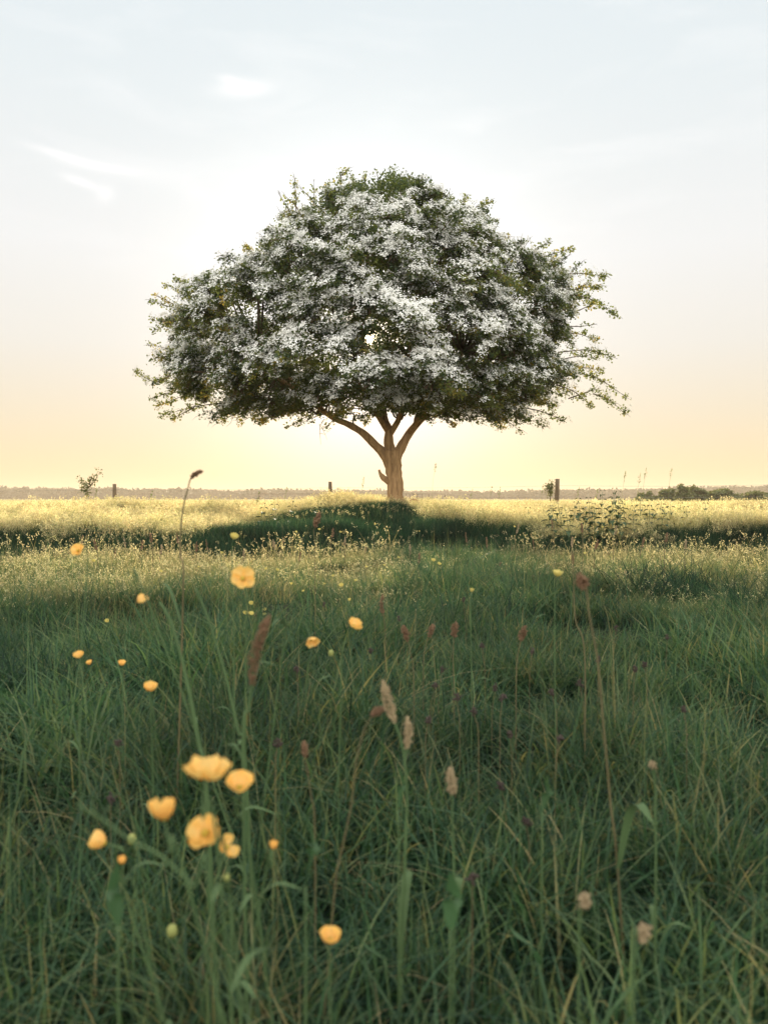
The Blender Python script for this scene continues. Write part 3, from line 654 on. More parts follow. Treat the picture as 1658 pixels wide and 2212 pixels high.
def strap_leaf(parent, pts, wid, mat=None, name='leaf', fold=.25):
    c = catmull(pts, 6); n = len(c); V = []; F = []
    for i, p in enumerate(c):
        t = (c[min(i+1, n-1)]-c[max(i-1, 0)]).normalized(); s = t.cross(Vector((0, 0, 1))); s = s.normalized() if s.length > .05 else Vector((1, 0, 0)); u = s.cross(t)
        ww = wid*.5*max(.04, sin(pi*min(1, (i/(n-1))*.93+.07))**.8)
        V += [p-s*ww+u*ww*fold, p, p+s*ww+u*ww*fold]
    for i in range(n-1):
        for k in (0, 1): F.append((i*3+k, i*3+k+1, i*3+3+k+1, i*3+3+k))
    me = bpy.data.meshes.new(name); me.from_pydata([tuple(v) for v in V], [], F); me.polygons.foreach_set('use_smooth', [True]*len(F)); me.update()
    return link(name, me, mat or M_stem, parent)
def buttercup(x, y, px, up, open_, label, lean=(0, 0), bend=None, dia=.024, pale=False, group=None, leaves=1, cat='flower', buds=(), missing=0):
    """x,y: place of the bloom in the photograph; px its width there; real width dia gives the distance"""
    d = dia*1628.0/px; h = P(x, y, d)
    bx, by = h.x+lean[0], max(.3, d+lean[1]); base = Vector((bx, by, gz(bx, by)))
    if h.z < base.z+.06: h.z = base.z+.06
    root = empty('buttercup', base, label, cat, group)
    H = h-base; up = Vector(up).normalized()
    m = bend if bend is not None else Vector((H.x*.35, H.y*.35, H.z*.55))
    if isinstance(m, tuple): m = P(m[0], m[1], d+lean[1]*.3)-base
    stem(root, [Vector((0, 0, -.01)), m, H-up*.03*max(.4, H.z*2), H-up*.001], .0011, .0008)
    flower(root, tuple(H), up, dia*.60, open_, pale, missing)
    rr = random.Random(int(x*7+y))
    for k in range(leaves):
        a = rr.uniform(0, 6.28); z = m.z*rr.uniform(.5, 1.0); b0 = m*(z/max(m.z, .01)) if m.z > 0 else m
        strap_leaf(root, [b0, b0+Vector((cos(a)*.02, sin(a)*.02, .016)), b0+Vector((cos(a)*.045, sin(a)*.045, .012))], .006)
    for (bx2, by2, bpx) in buds:
        q = P(bx2, by2, d)-base
        stem(root, [m, m.lerp(q, .5)+Vector((0, 0, .006)), q], .0008, .0007, name='side_stem')
        b = link('bud', BUDM, None, root, q); r = bpx/1628.0*d*.5; b.scale = (r, r, r)
    return root

G1 = 'yellow buttercups close to the camera'
UPF = (0, -.5, 1)
buttercup(445, 1680, 96, (.05, .12, 1), 26, 'large buttercup opened flat and wide with a petal bent back at its side', bend=(470, 1830), lean=(.03, .03), dia=.030, group=G1)
buttercup(517, 1706, 66, (.18, -.25, 1), 40, 'buttercup beside and just below the widest open one, on a leaning stem', bend=(540, 1850), lean=(.04, .05), dia=.026, group=G1)
buttercup(357, 1772, 84, (-.25, .15, 1), 52, 'deep cup-shaped buttercup tilted up to one side, petals in two points', bend=(400, 1890), lean=(.10, .02), dia=.028, group=G1)
buttercup(230, 1822, 62, (-1, .1, .35), 50, 'buttercup turned fully on its side at the edge of the near cluster', bend=(262, 1900), lean=(.09, .03), dia=.027, group=G1, missing=1)
buttercup(446, 1802, 78, (-.2, -.6, .7), 30, 'ragged buttercup with its petals drooping in the middle of the near cluster', bend=(494, 1900), lean=(.04, .02), dia=.027, group=G1, buds=((490, 1895, 14),))
buttercup(488, 1830, 50, (.5, -.55, .4), 34, 'smaller buttercup overlapping the ragged one, its lower petal pale and bent', bend=(497, 1930), lean=(.0, .02), dia=.021, group=G1, missing=1)
buttercup(590, 1834, 32, (.1, 0, 1), 66, 'half opened buttercup bud on a slanting stem beside the near cluster', bend=(575, 1880), lean=(-.06, .03), dia=.014, group=G1)
buttercup(265, 1866, 28, (-.1, 0, 1), 70, 'small closed buttercup under the one turned on its side', bend=(300, 1950), lean=(.05, .03), dia=.012, group=G1)
buttercup(713, 2034, 54, (.1, -.3, 1), 46, 'buttercup with wrinkled petals lowest of all near the bottom edge', lean=(.0, .02), dia=.022, group=G1)
buttercup(525, 1250, 44, (.02, -.95, .35), 12, 'round buttercup showing its whole disc high over the sunlit grass strip', bend=(532, 1340), lean=(-.01, .05), dia=.026, group=G1)
buttercup(304, 1281, 34, (.15, .2, -1), 50, 'nodding buttercup hanging from the top of a long leaning green stem', bend=(385, 1475), lean=(.19, .0), dia=.022, group=G1)
buttercup(671, 1377, 34, (.35, -.5, -.6), 40, 'nodding buttercup on an arched stem beside a second buttercup of its height', bend=(620, 1350), lean=(-.10, .05), dia=.023, group=G1)
buttercup(763, 1354, 34, (.35, -.35, .9), 34, 'wide buttercup on a straight stem, beside the arched nodding one', bend=(737, 1450), lean=(-.03, .06), dia=.024, group=G1, buds=((715, 1410, 12),))
buttercup(325, 1492, 33, (.05, -.3, 1), 44, 'rounded buttercup in the deep green grass below the long leaning stem', lean=(-.01, .05), dia=.022, group=G1)
buttercup(264, 1437, 21, (0, -.2, 1), 48, 'small buttercup bloom middle one of three in a row above the dark hollow', dia=.020, group=G1)
buttercup(195, 1435, 18, (-.2, -.2, 1), 50, 'small round buttercup bloom on an arching stem near the edge of the meadow', dia=.019, group=G1, lean=(.1, 0))
buttercup(172, 1420, 26, (-.2, -.3, 1), 44, 'buttercup just above and beyond the small round one on the arching stem', dia=.022, group=G1)
buttercup(170, 1190, 28, (-.2, -.8, .6), 26, 'buttercup level with the dark band of the bank, at the far end of the row', dia=.024, group=G1)
buttercup(505, 1164, 23, (.2, -.4, 1), 52, 'pale cream yellow buttercup standing before the dark band of the bank', dia=.021, pale=True, group=G1)
buttercup(1203, 1245, 27, (0, -.1, 1), 48, 'lone buttercup cup on the side of the leaning fence post, above dark grass', bend=(1197, 1330), dia=.024, pale=True, group=G1)
buttercup(1018, 1278, 14, (.1, 0, 1), 60, 'tiny pale buttercup just below and beside the pair of pale ones', dia=.014, pale=True, group=G1)
for (x, y, px, l) in [(372, 2010, 24, 'greenish buttercup bud low in the grass under the near cluster'), (285, 1812, 20, 'green bud on the wiry stem crossing between the two sideways buttercups')]:
    d = .011*1628/px; h = P(x, y, d); b0 = Vector((h.x+.03, d+.04, gz(h.x, d))); r0 = empty('buttercup_bud', b0, l, 'flower bud')
    H = h-b0; stem(r0, [Vector((0, 0, 0)), H*.5+Vector((.01, 0, .02)), H], .0011, .0008); bb = link('bud', BUDM, None, r0, H); bb.scale = (.0055,)*3
# buttercups farther off, singly named
far_list = [(543, 1305, 13), (530, 1326, 13), (543, 1328, 14), (573, 1318, 10), (572, 1330, 9), (738, 1266, 13), (768, 1255, 9), (755, 1297, 10), (830, 1222, 8),
            (935, 1212, 11), (947, 1219, 10), (598, 1232, 9), (630, 1262, 8), (655, 1278, 8), (575, 1230, 9), (203, 1213, 10), (232, 1343, 12), (720, 1245, 8), (700, 1262, 7),
            (690, 1145, 8), (640, 1150, 7), (735, 1150, 7), (810, 1133, 5), (905, 1148, 5), (1110, 1138, 5), (1220, 1143, 6), (1300, 1140, 7), (1262, 1196, 7), (880, 1240, 7), (860, 1205, 7), (790, 1225, 7),
            (670, 1475, 14), (905, 1250, 7), (1060, 1290, 7), (965, 1300, 8), (1340, 1230, 6), (480, 1195, 8), (348, 1235, 8), (430, 1225, 7)]
fl = ['tiny yellow buttercup uppermost of the clump under the round disc bloom', 'tiny buttercup on the outer side of the clump under the round disc bloom', 'tiny buttercup lowest of the clump under the round disc bloom']
for i, (x, y, px) in enumerate(far_list):
    up = (random.uniform(-.4, .4), random.uniform(-.7, .1), 1)
    if i < 3: buttercup(x, y, px, up, 46, fl[i], dia=.020, pale=True, leaves=0, group='buttercups scattered in the middle distance')
    else:
        buttercup(x, y, px, up, 46, 'tiny pale yellow buttercup dotted among the grass of the middle distance', dia=.021, pale=True, leaves=0, group='small pale buttercups scattered in the middle distance')

# ---- seed spikes (sorrel, dock, plantain, grasses)
def seed_spike(parent, pts, t0, rad, mat, n, size, name='seed_head', taper=True):
    """small seeds packed round the last part of a stem path"""
    c = catmull(pts, 8); m = len(c); T = RS.uniform(t0, 1, n); F_ = T*(m-1); I0 = np.minimum(F_.astype(int), m-2); ca = np.array([tuple(v) for v in c])
    base_p = ca[I0]+(ca[I0+1]-ca[I0])*(F_-I0)[:, None]
    u = (T-t0)/(1-t0); prof = (np.sin(np.clip(u*.95+.08, 0, 1)*pi)**.6 if taper else np.ones(n))*(.75+.5*np.sin(u*38)**2)
    off = RS.normal(0, 1, (n, 3)); off /= np.linalg.norm(off, axis=1)[:, None]
    pos = base_p+off*(rad*prof*RS.uniform(.4, 1, n))[:, None]
    a = RS.normal(0, 1, (n, 3)); a /= np.linalg.norm(a, axis=1)[:, None]; b = np.cross(a, off); b /= np.linalg.norm(b, axis=1)[:, None]+1e-9; c_ = np.cross(a, b)
    s = size*RS.uniform(.7, 1.3, n)[:, None]
    V = np.stack([pos+a*s, pos+b*s*.6, pos+c_*s*.6, pos-b*s*.6, pos-c_*s*.6, pos-a*s], 1).reshape(-1, 3); q = np.arange(n)*6
    tri = np.concatenate([np.stack([q+i, q+j, q+k], 1) for i, j, k in ((0, 1, 2), (0, 2, 3), (0, 3, 4), (0, 4, 1), (5, 2, 1), (5, 3, 2), (5, 4, 3), (5, 1, 4))])
    me = npmesh(name, V, [(tri, 0)], smooth=True, mats=[mat]); return link(name, me, None, parent)
def stalk(name, path, d, label, cat, head=.25, rad=.005, mat=None, smat=None, n=120, size=.0018, base=(0, 0), r=.0013, group=None, leaf=0, leafw=.008, leafl=.12):
    """path: picture points from the top down; the foot is put on the ground"""
    W = [P(x, y, d) for x, y in path]; lastp = W[-1]; bx, by = lastp.x+base[0], d+base[1]; b0 = Vector((bx, by, gz(bx, by)))
    root = empty(name, b0, label, cat, group)
    W = [p for p in W if p.z > b0.z+.04] or [Vector((bx, by, b0.z+.3))]
    pts = [Vector((0, 0, -.01))]+[p-b0 for p in reversed(W)]
    stem(root, pts, r, r*.6, smat or M_stem)
    if head: seed_spike(root, pts, 1-head, rad, mat or M_redseed, n, size)
    rr = random.Random(int(path[0][0]*3+path[0][1]))
    for k in range(leaf):
        q = pts[1].lerp(pts[0], rr.uniform(.0, .6)); a = rr.uniform(0, 6.28); o = Vector((cos(a), sin(a)*.5, 0))
        strap_leaf(root, [q, q+o*leafl*.35+Vector((0, 0, leafl*.6)), q+o*leafl*.75+Vector((0, 0, leafl*.55))], leafw)
    return root
SG = 'seed stalks standing in the near meadow'
stalk('grass_stalk', [(437, 1017), (424, 1022), (412, 1034), (406, 1056), (399, 1082), (392, 1130), (390, 1200), (396, 1280)], 1.35, 'tall thin grass stalk with a hooked russet tip reaching above the horizon', 'grass stalk', head=.22, rad=.0048, n=120, size=.0026, base=(-.03, .05), r=.0017, smat=M_drystem, leaf=1, group=SG)
stalk('sorrel_spike', [(582, 1330), (568, 1362), (552, 1410), (545, 1470), (537, 1530), (525, 1640)], .75, 'thick blurred brown sorrel spike leaning over the near grass, largest of its kind', 'seed stalk', head=.52, rad=.0066, n=520, size=.0018, base=(0, .03), r=.0016, group=SG)
stalk('plantain_spike', [(826, 1470), (836, 1510), (850, 1555), (868, 1610), (878, 1700), (875, 1850)], .85, 'cream flowering spike taller of the crossed pair on one green stem', 'seed stalk', head=.34, rad=.0062, mat=M_tanseed, n=300, size=.0022, base=(-.01, .02), r=.0018, leaf=1, leafw=.012, group=SG)
stalk('plantain_spike', [(879, 1548), (882, 1590), (874, 1640), (878, 1720), (872, 1880)], .87, 'cream flowering spike shorter of the crossed pair, upright', 'seed stalk', head=.30, rad=.0058, mat=M_tanseed, n=220, size=.0022, base=(.0, .03), r=.0014, group=SG)
stalk('plantain_spike', [(972, 1658), (976, 1700), (976, 1740), (979, 1850), (980, 1930)], .80, 'short stubby pale pink-cream spike on a straight green stem', 'seed stalk', head=.26, rad=.0066, mat=M_tanseed, n=200, size=.0022, r=.0015, leaf=1, leafw=.01, leafl=.06, group=SG)
stalk('dock_stalk', [(1250, 1250), (1264, 1268), (1272, 1330), (1290, 1430), (1300, 1540), (1318, 1740), (1330, 1840)], .95, 'tall pale stalk with a blunt rust coloured head and a long sheathing leaf', 'seed stalk', head=.09, rad=.010, n=120, size=.003, base=(.02, .02), r=.0016, smat=M_drystem, leaf=1, leafw=.016, leafl=.16, group=SG)
stalk('grass_stalk', [(1236, 1190), (1238, 1260), (1242, 1340), (1262, 1420)], 1.6, 'thin dark stalk rising beside the rust headed one', 'grass stalk', head=.10, rad=.004, n=60, r=.0016, smat=M_drystem, group=SG)
stalk('sorrel_arch', [(828, 1530), (806, 1542), (785, 1580), (770, 1640), (758, 1740), (735, 1850), (722, 1930)], .8, 'arching reddish stalk curving over towards the crossed cream spikes', 'seed stalk', head=.16, rad=.0040, n=140, size=.002, r=.0010, smat=M_drystem, base=(-.02, .02), group=SG)
stalk('sorrel_spike', [(870, 1352), (878, 1375), (886, 1410), (893, 1460)], 1.7, 'russet spike leaning above the crossed cream pair', 'seed stalk', head=.3, rad=.009, n=130, size=.0035, smat=M_drystem, group=SG)
stalk('sorrel_spike', [(984, 1345), (980, 1375), (978, 1420), (980, 1480)], 1.8, 'upright pinkish brown spike in the dark grass midway across', 'seed stalk', head=.25, rad=.010, n=130, size=.0035, smat=M_drystem, group=SG)
stalk('sorrel_spike', [(936, 1350), (926, 1372), (918, 1400), (914, 1440)], 1.9, 'small bent spike between the russet and the pinkish brown spikes', 'seed stalk', head=.25, rad=.009, n=90, size=.0035, smat=M_drystem, group=SG)
stalk('sorrel_spike', [(1134, 1352), (1126, 1375), (1118, 1410), (1114, 1470)], 1.7, 'dull red spike standing below the lone pale buttercup', 'seed stalk', head=.3, rad=.009, n=130, size=.0032, smat=M_drystem, group=SG)
stalk('sorrel_spike', [(826, 1285), (824, 1310), (830, 1345), (832, 1400)], 2.0, 'narrow orange-brown spike near the middle, over the shadow edge', 'seed stalk', head=.4, rad=.007, n=110, size=.0032, smat=M_drystem, group=SG)
stalk('sorrel_spike', [(690, 1108), (682, 1128), (678, 1150), (680, 1200)], 2.6, 'blurred branching rust spike in front of the dark mound by the tree', 'seed stalk', head=.35, rad=.014, n=130, size=.005, smat=M_drystem, group=SG)
stalk('sorrel_spike', [(656, 1600), (660, 1640), (672, 1720), (680, 1800)], .9, 'slender dark red spike above the near buttercup cluster', 'seed stalk', head=.22, rad=.0042, n=110, size=.0022, r=.001, smat=M_drystem, group=SG)
stalk('grass_stalk', [(1262, 1935), (1256, 1962), (1250, 2000)], .62, 'pale fat seed head low down near the bottom corner', 'grass stalk', head=.22, rad=.0060, mat=M_tanseed, n=150, size=.002, smat=M_stem, group=SG)
stalk('grass_stalk', [(1392, 2005), (1380, 2030), (1368, 2070)], .58, 'creamy seed head leaning at the very bottom corner, lower than its neighbour', 'grass stalk', head=.25, rad=.0065, mat=M_tanseed, n=150, size=.002, smat=M_stem, group=SG)
stalk('meadow_stalk', [(1408, 1648), (1413, 1690), (1414, 1780), (1415, 1870)], .9, 'green stem topped by a small pale tuft with one narrow side leaf', 'plant', head=.05, rad=.006, mat=M_tanseed, n=40, size=.002, r=.0017, leaf=2, leafw=.007, leafl=.06, group=SG)
stalk('meadow_stalk', [(345, 1300), (368, 1340), (392, 1420), (410, 1500), (428, 1600), (446, 1700)], .95, 'long bare green stem bowing beside the leaning stem of the nodding buttercup', 'plant', head=0, r=.0028, base=(.01, .02), leaf=1, group=SG)
stalk('meadow_stalk', [(423, 1270), (448, 1330), (470, 1400), (490, 1470), (515, 1580), (530, 1640)], .98, 'branching green stem with small paired leaves left of the blurred brown spike', 'plant', head=0, r=.0022, base=(.01, .02), leaf=3, leafw=.007, leafl=.05, group=SG)
stalk('wiry_stem', [(166, 1735), (215, 1765), (280, 1812), (350, 1850), (420, 1915), (455, 1950)], .45, 'thin wiry stem lying slantwise through the near buttercup cluster', 'plant', head=0, r=.0011, base=(.02, .01), group=SG)
# many lesser stalks: sorrel in the sun strip, dark rush heads in the shade
lesser = [(1350, 1230), (310, 1165), (325, 1150), (350, 1175), (382, 1152), (425, 1170), (268, 1160), (445, 1165), (250, 1185), (590, 1165), (612, 1160), (720, 1140), (745, 1160), (790, 1180), (905, 1195), (885, 1175), (1005, 1150), (1050, 1160),
          (1120, 1130), (1150, 1165), (1190, 1120), (1235, 1160), (1255, 1130), (1290, 1165), (1330, 1135), (1390, 1160), (1440, 1150), (1480, 1165), (205, 1165), (180, 1155), (528, 1185), (650, 1190), (1310, 1190), (950, 1215), (1080, 1215)]
for i, (x, y) in enumerate(lesser):
    d = random.uniform(5.5, 8.5); lx = random.uniform(-9, 9)
    stalk('sorrel_spike', [(x, y), (x+lx*.4, y+16), (x+lx, y+34)], d, 'thin rusty sorrel stalk catching the light before the bank', 'seed stalk', head=.45, rad=.012, n=60, size=.0065, r=.003, mat=M_redseed if i % 3 else M_tanseed, smat=M_drystem, group='rusty sorrel stalks in the sunlit strip')
dark = [(1085, 1500), (1070, 1480), (1022, 1530), (955, 1440), (940, 1475), (1190, 1490), (1100, 1580), (1370, 1440), (1390, 1430), (1475, 1525), (925, 1550), (1080, 1690), (1135, 1770), (1000, 1290), (1290, 1420), (1210, 1590), (600, 1600), (255, 1600), (700, 1300), (860, 1330),
        (1440, 1370), (1330, 1350), (1150, 1400), (1250, 1470), (1020, 1890), (985, 1500), (640, 1440), (800, 1400), (240, 1720), (1040, 1390)]
for i, (x, y) in enumerate(dark):
    d = np.interp(y, [1280, 1500, 1900], [2.6, 1.5, .8])*random.uniform(.9, 1.1); lx = random.uniform(-12, 12)
    stalk('rush_head', [(x, y), (x+lx*.4, y+25), (x+lx, y+70)], d, 'small dark brown rush flower head poking out of the shaded grass', 'seed stalk', head=.14, rad=.008, n=38, size=.0030, r=.0009, mat=M_darkseed, smat=M_drystem, group='dark rush heads in the shaded grass')
tall_far = [(1350, 1018, 13), (1382, 1022, 13), (1395, 1010, 13), (1450, 1010, 14), (941, 1000, 13), (1173, 1045, 13), (786, 1030, 13), (1062, 1050, 14), (210, 1055, 13), (330, 1060, 12), (560, 1062, 12), (620, 1050, 13), (1020, 1055, 14), (1080, 1052, 13), (1250, 1050, 13), (1290, 1055, 12)]
for i, (x, y, d) in enumerate(tall_far):
    stalk('grass_stalk', [(x, y), (x-3, y+18), (x-7, y+45), (x-8, y+75)], d, 'very tall wispy grass stalk standing up against the sky on the bank', 'grass stalk', head=.30, rad=.028, n=20, size=.011, r=.0022, mat=M_bud, smat=M_bud, group='wispy grass stalks against the sky')

# ---- broad leaves in the near grass
def broad_plant(x, y, d, ln, wd, ang, label):
    h = P(x, y, d); b0 = Vector((h.x, d, gz(h.x, d))); r0 = empty('dock_plant', b0, label, 'plant'); H = h-b0
    for k, (a, s) in enumerate([(ang, 1), (ang+2.4, .7), (ang-2.2, .6)]):
        o = Vector((cos(a), sin(a)*.4, 0)); top = H+Vector((0, 0, ln*.5)) if k == 0 else H*s*.6+o*ln*.3+o*ln*.6+Vector((0, 0, ln*.5))
        q0 = Vector((0, 0, 0)); q1 = H-Vector((0, 0, ln*.5)) if k == 0 else H*s*.6+o*ln*.3
        stem(r0, [q0, q0.lerp(q1, .5), q1], .0012, .001, name='leaf_stalk')
        strap_leaf(r0, [q1, q1.lerp(top, .5)+o*.006, top], wd*s*.75, M_broad)
broad_plant(1170, 1712, .85, .045, .022, .4, 'plant with an upright oval dock leaf right of the stubby spike')
broad_plant(972, 1945, .66, .05, .026, 1.2, 'plant with a broad grey-green leaf under the stubby spike')
broad_plant(660, 1835, .62, .06, .018, .1, 'broad leaved plant beside the half opened buttercup bud')
broad_plant(860, 1700, .82, .05, .013, .9, 'plant with a light green leaf folded against the crossed spikes')
broad_plant(255, 1930, .6, .05, .02, 2.2, 'dark broad leaved plant at the foot of the sideways buttercup')

# ---- dark tussock at the side
def tussock(x, y, rad, h, label):
    V, FL, v = join([B(420, rad*.55, h*.5, h, .006, .55, .5, .22, .09, segs=5)[0], B(60, rad*.5, h*.6, h*1.1, .004, .4, .4, .45, .12, segs=5)[0]])
    me = npmesh('grass_tussock', V, FL, {'v': v}, mats=[M_grass, M_head]); o = link('grass_tussock', me, None, None, (x, y, gz(x, y)-.01)); tag(o, label, 'grass tussock')
tussock(1.72, 4.6, .55, .42, 'large dark grass tussock bulging from the meadow near the edge')
tussock(1.95, 3.7, .45, .36, 'smaller dark tussock in front of the large one')
tussock(-1.15, 2.3, .30, .26, 'low dark tussock in the hollow below the three small buttercups')

# ---- nettles
def nettle(x, y, h, label, leafl=.10, seed=0):
    rr = random.Random(seed); b0 = Vector((x, y, gz(x, y))); r0 = empty('nettle', b0, label, 'plant', 'nettles on the bank')
    lx, ly = rr.uniform(-.08, .08), rr.uniform(-.05, .05)
    top = Vector((lx, ly, h)); stem(r0, [Vector((0, 0, 0)), Vector((lx*.3, ly*.3, h*.5)), top], .004, .002, M_stem)
    V = []; F = []
    nn_ = max(4, int(h/.07))
    for k in range(nn_):
        t = .30+.70*k/(nn_-1); q = Vector((lx*t, ly*t, h*t)); L_ = leafl*(1.15-.85*max(0, t-.55)/.45)*rr.uniform(.85, 1.1); a0 = k*pi/2+rr.uniform(-.25, .25)
        for a in (a0, a0+pi):
            o = Vector((cos(a), sin(a), 0)); s = Vector((-sin(a), cos(a), 0)); n0 = len(V); w_ = L_*.30; droop = rr.uniform(.2, .9)
            rows = [(.0, .02), (.18, .8), (.35, 1.0), (.55, .85), (.75, .5), (1, .02)]
            for i, (u, wd) in enumerate(rows):
                zc = .02-droop*L_*u*u; jag = 1+(.15 if i % 2 else -.1)
                c = q+o*(L_*u+.015)+Vector((0, 0, zc+.15*L_*u))
                V += [c-s*w_*wd*jag+Vector((0, 0, .012*wd)), c, c+s*w_*wd*jag+Vector((0, 0, .012*wd))]
            for i in range(len(rows)-1):
                for j in (0, 1): F.append((n0+i*3+j, n0+i*3+j+1, n0+i*3+4+j, n0+i*3+3+j))
    me = bpy.data.meshes.new('leaves'); me.from_pydata([tuple(v) for v in V], [], F); me.update()
    link('foliage', me, M_nettle, r0)
def nettle_at(x, y, d, label, seed):
    h = P(x, y, d); nettle(h.x, d, max(.25, h.z-gz(h.x, d)), label, seed=seed)
NL = [(1182, 1096, 11.6), (1215, 1090, 11.8), (1233, 1088, 11.9), (1255, 1080, 12.0), (1275, 1078, 12.2), (1298, 1062, 11.8), (1320, 1058, 12.0), (1337, 1066, 11.7), (1352, 1082, 12.0), (1382, 1074, 12.3), (1400, 1085, 12.0), (1448, 1088, 12.2), (1470, 1090, 12.4), (1488, 1098, 11.8),
      (1150, 1100, 12.2), (1310, 1080, 11.5), (1285, 1092, 11.4), (1340, 1090, 11.4), (1200, 1102, 11.3), (1365, 1096, 11.6), (1425, 1100, 11.7), (600, 1082, 12.4), (622, 1086, 12.0), (560, 1090, 12.3), (680, 1090, 12.0), (700, 1092, 12.3), (1420, 1082, 12.4), (1520, 1090, 12.1), (1230, 1105, 11.3), (1262, 1100, 11.5)]
NLAB = {6: 'tallest nettle, its tip just over the tree line in the nettle patch', 5: 'second tallest nettle beside the tallest in the patch', 9: 'nettle with a pointed top just past the two tallest in the patch', 21: 'dark nettle poking above the mound, outermost from the trunk of the two tips', 0: 'compact nettle standing alone before the tall patch begins'}
for i, (x, y, d) in enumerate(NL):
    nettle_at(x, y, d-2.1, NLAB.get(i, 'dark leaved nettle growing out of the bank grass'), i)

# ------------------------------------------------------------------ fence, posts, wires
fx = [(248, 1045, 20.0, 0, 8.2), (713, 1040, 19.4, 0, 8.0), (1203, 1034, 18.2, -.10, 9.2)]
P0 = P(713, 1078, 19.4)
fence = empty('post_and_wire_fence', (P0.x, P0.y, gz(P0.x, P0.y)), 'post and wire fence of wooden stakes running behind the hawthorn tree', 'fence')
foff = Vector(fence.location); tops = []
def fence_post(x, ytop, d, lean, wpx):
    b = P(x, 1078, d); z0 = gz(b.x, d); h = P(x, ytop, d).z-z0; r = wpx/1628*d/2
    t = Tubes(); base = Vector((b.x-lean*-.35, d, z0-.2))-foff; top = Vector((b.x, d, z0+h))-foff
    n = 9; t.add([base.lerp(top, k/(n-1)) for k in range(n)], [r*(1.05-.08*k/(n-1)) for k in range(n)], 14, bump=.10)
    o = link('fence_post', t.mesh('fence_post'), M_post, fence); tops.append((top, h)); return o
for a in fx: fence_post(*a)
fence_post(-215, 1047, 20.5, .03, 8); fence_post(1720, 1030, 17.4, .05, 9)
order = [3, 0, 1, 2, 4]
for fr in (.16, .42, .68):
    t = Tubes(); pts = []
    for a, b in zip(order[:-1], order[1:]):
        A = tops[a][0]-Vector((0, .07, tops[a][1]*fr)); B_ = tops[b][0]-Vector((0, .07, tops[b][1]*fr))
        for k in range(6): q = A.lerp(B_, k/6); q.z -= .03*sin(pi*k/6); pts.append(q)
    pts.append(B_); t.add(pts, .0022, 4); link('wire', t.mesh('wire'), M_wire, fence)
# a second fence much farther off
f2 = P(905, 1078, 60); fence2 = empty('distant_fence', (f2.x, 60, gz(f2.x, 60)), 'small far fence of thin dark posts seen just past the trunk', 'fence')
for k, x in enumerate([600, 560, 760, 790, 820, 876, 884, 892, 900, 911, 925, 960]):
    q = P(x, 1066 if x > 830 else 1070, 60); t = Tubes(); z0 = gz(q.x, 60)
    t.add([Vector((q.x-f2.x, 0, 0)), Vector((q.x-f2.x+.02, 0, q.z-z0))], .035, 6); link('fence_post', t.mesh('fence_post'), M_post, fence2)
t = Tubes(); t.add([Vector((P(560, 1070, 60).x-f2.x, 0, .95)), Vector((P(960, 1070, 60).x-f2.x, 0, .95))], .015, 4); link('rail', t.mesh('rail'), M_post, fence2)
# fallen branch by the trunk
q = P(893, 1082, 13.2); q.z = gz(q.x, 13.2)+.16
lg = Tubes(); lg.add(catmull([(0, 0, .0), (.10, .03, .42), (.28, .05, .50), (.50, .02, .40), (.62, 0, .05)], 5), [.045, .05, .05, .045, .04, .045, .05, .05, .04, .04, .045, .04, .035, .035, .03, .03, .03, .03, .03, .03, .02], 9, bump=.35)
lgm = lg.mesh('fallen_branch'); lgm.transform(Matrix.Scale(.42, 4))
o = link('fallen_branch', lgm, M_bark, None, q-Vector((.1, 0, 0))); tag(o, 'dark arched fallen branch in the grass just beside the trunk', 'branch')

# ------------------------------------------------------------------ saplings, bushes and woods
def cloud_leaves(centres, n, sig, size, tone=.5):
    c = np.repeat(np.asarray(centres), n, 0); pos = c+RS.normal(0, 1, c.shape)*sig
    D = np.concatenate([pos, np.clip(RS.normal(tone, .2, (len(pos), 1)), 0, 1)], 1); return leaf_mesh(D, size)
def sapling(x, ytop, d, branches, label, leafs=8, size=.045):
    b = P(x, 1078, d); b0 = Vector((b.x, d, gz(b.x, d))); r0 = empty('sapling', b0, label, 'sapling'); t = Tubes(); cen = []
    for (x1, y1, x2, y2) in branches:
        a = P(x1, y1, d)-b0; c = P(x2, y2, d)-b0; mm = a.lerp(c, .5)+Vector((random.uniform(-.04, .04), random.uniform(-.1, .1), 0))
        t.add(catmull([a, mm, c], 4), [.012-.009*k/8 for k in range(9)], 5)
        for k in range(9): cen.append(tuple(a.lerp(c, .15+.85*k/8)+Vector((0, 0, .02*sin(k)))))
    t.add([Vector((0, 0, -.05)), P(x, branches[0][1], d)-b0], [.02, .012], 6); link('trunk', t.mesh('trunk'), M_twig, r0)
    V, F, tn = cloud_leaves(cen, leafs, .045, size, .6); link('crown', npmesh('crown', V, [(F, 0)], {'v': tn}, mats=[M_bush]), None, r0)
sapling(185, 1020, 17.0, [(186, 1078, 190, 1048), (190, 1055, 216, 1019), (190, 1050, 172, 1036), (194, 1046, 200, 1030), (188, 1062, 178, 1052)], 'small open twiggy sapling rising from the tall grass beyond the meadow edge')
sapling(1188, 1038, 18.5, [(1187, 1078, 1188, 1042), (1187, 1062, 1181, 1050), (1188, 1058, 1192, 1044)], 'narrow ruddy sapling close against the leaning fence post', leafs=12)
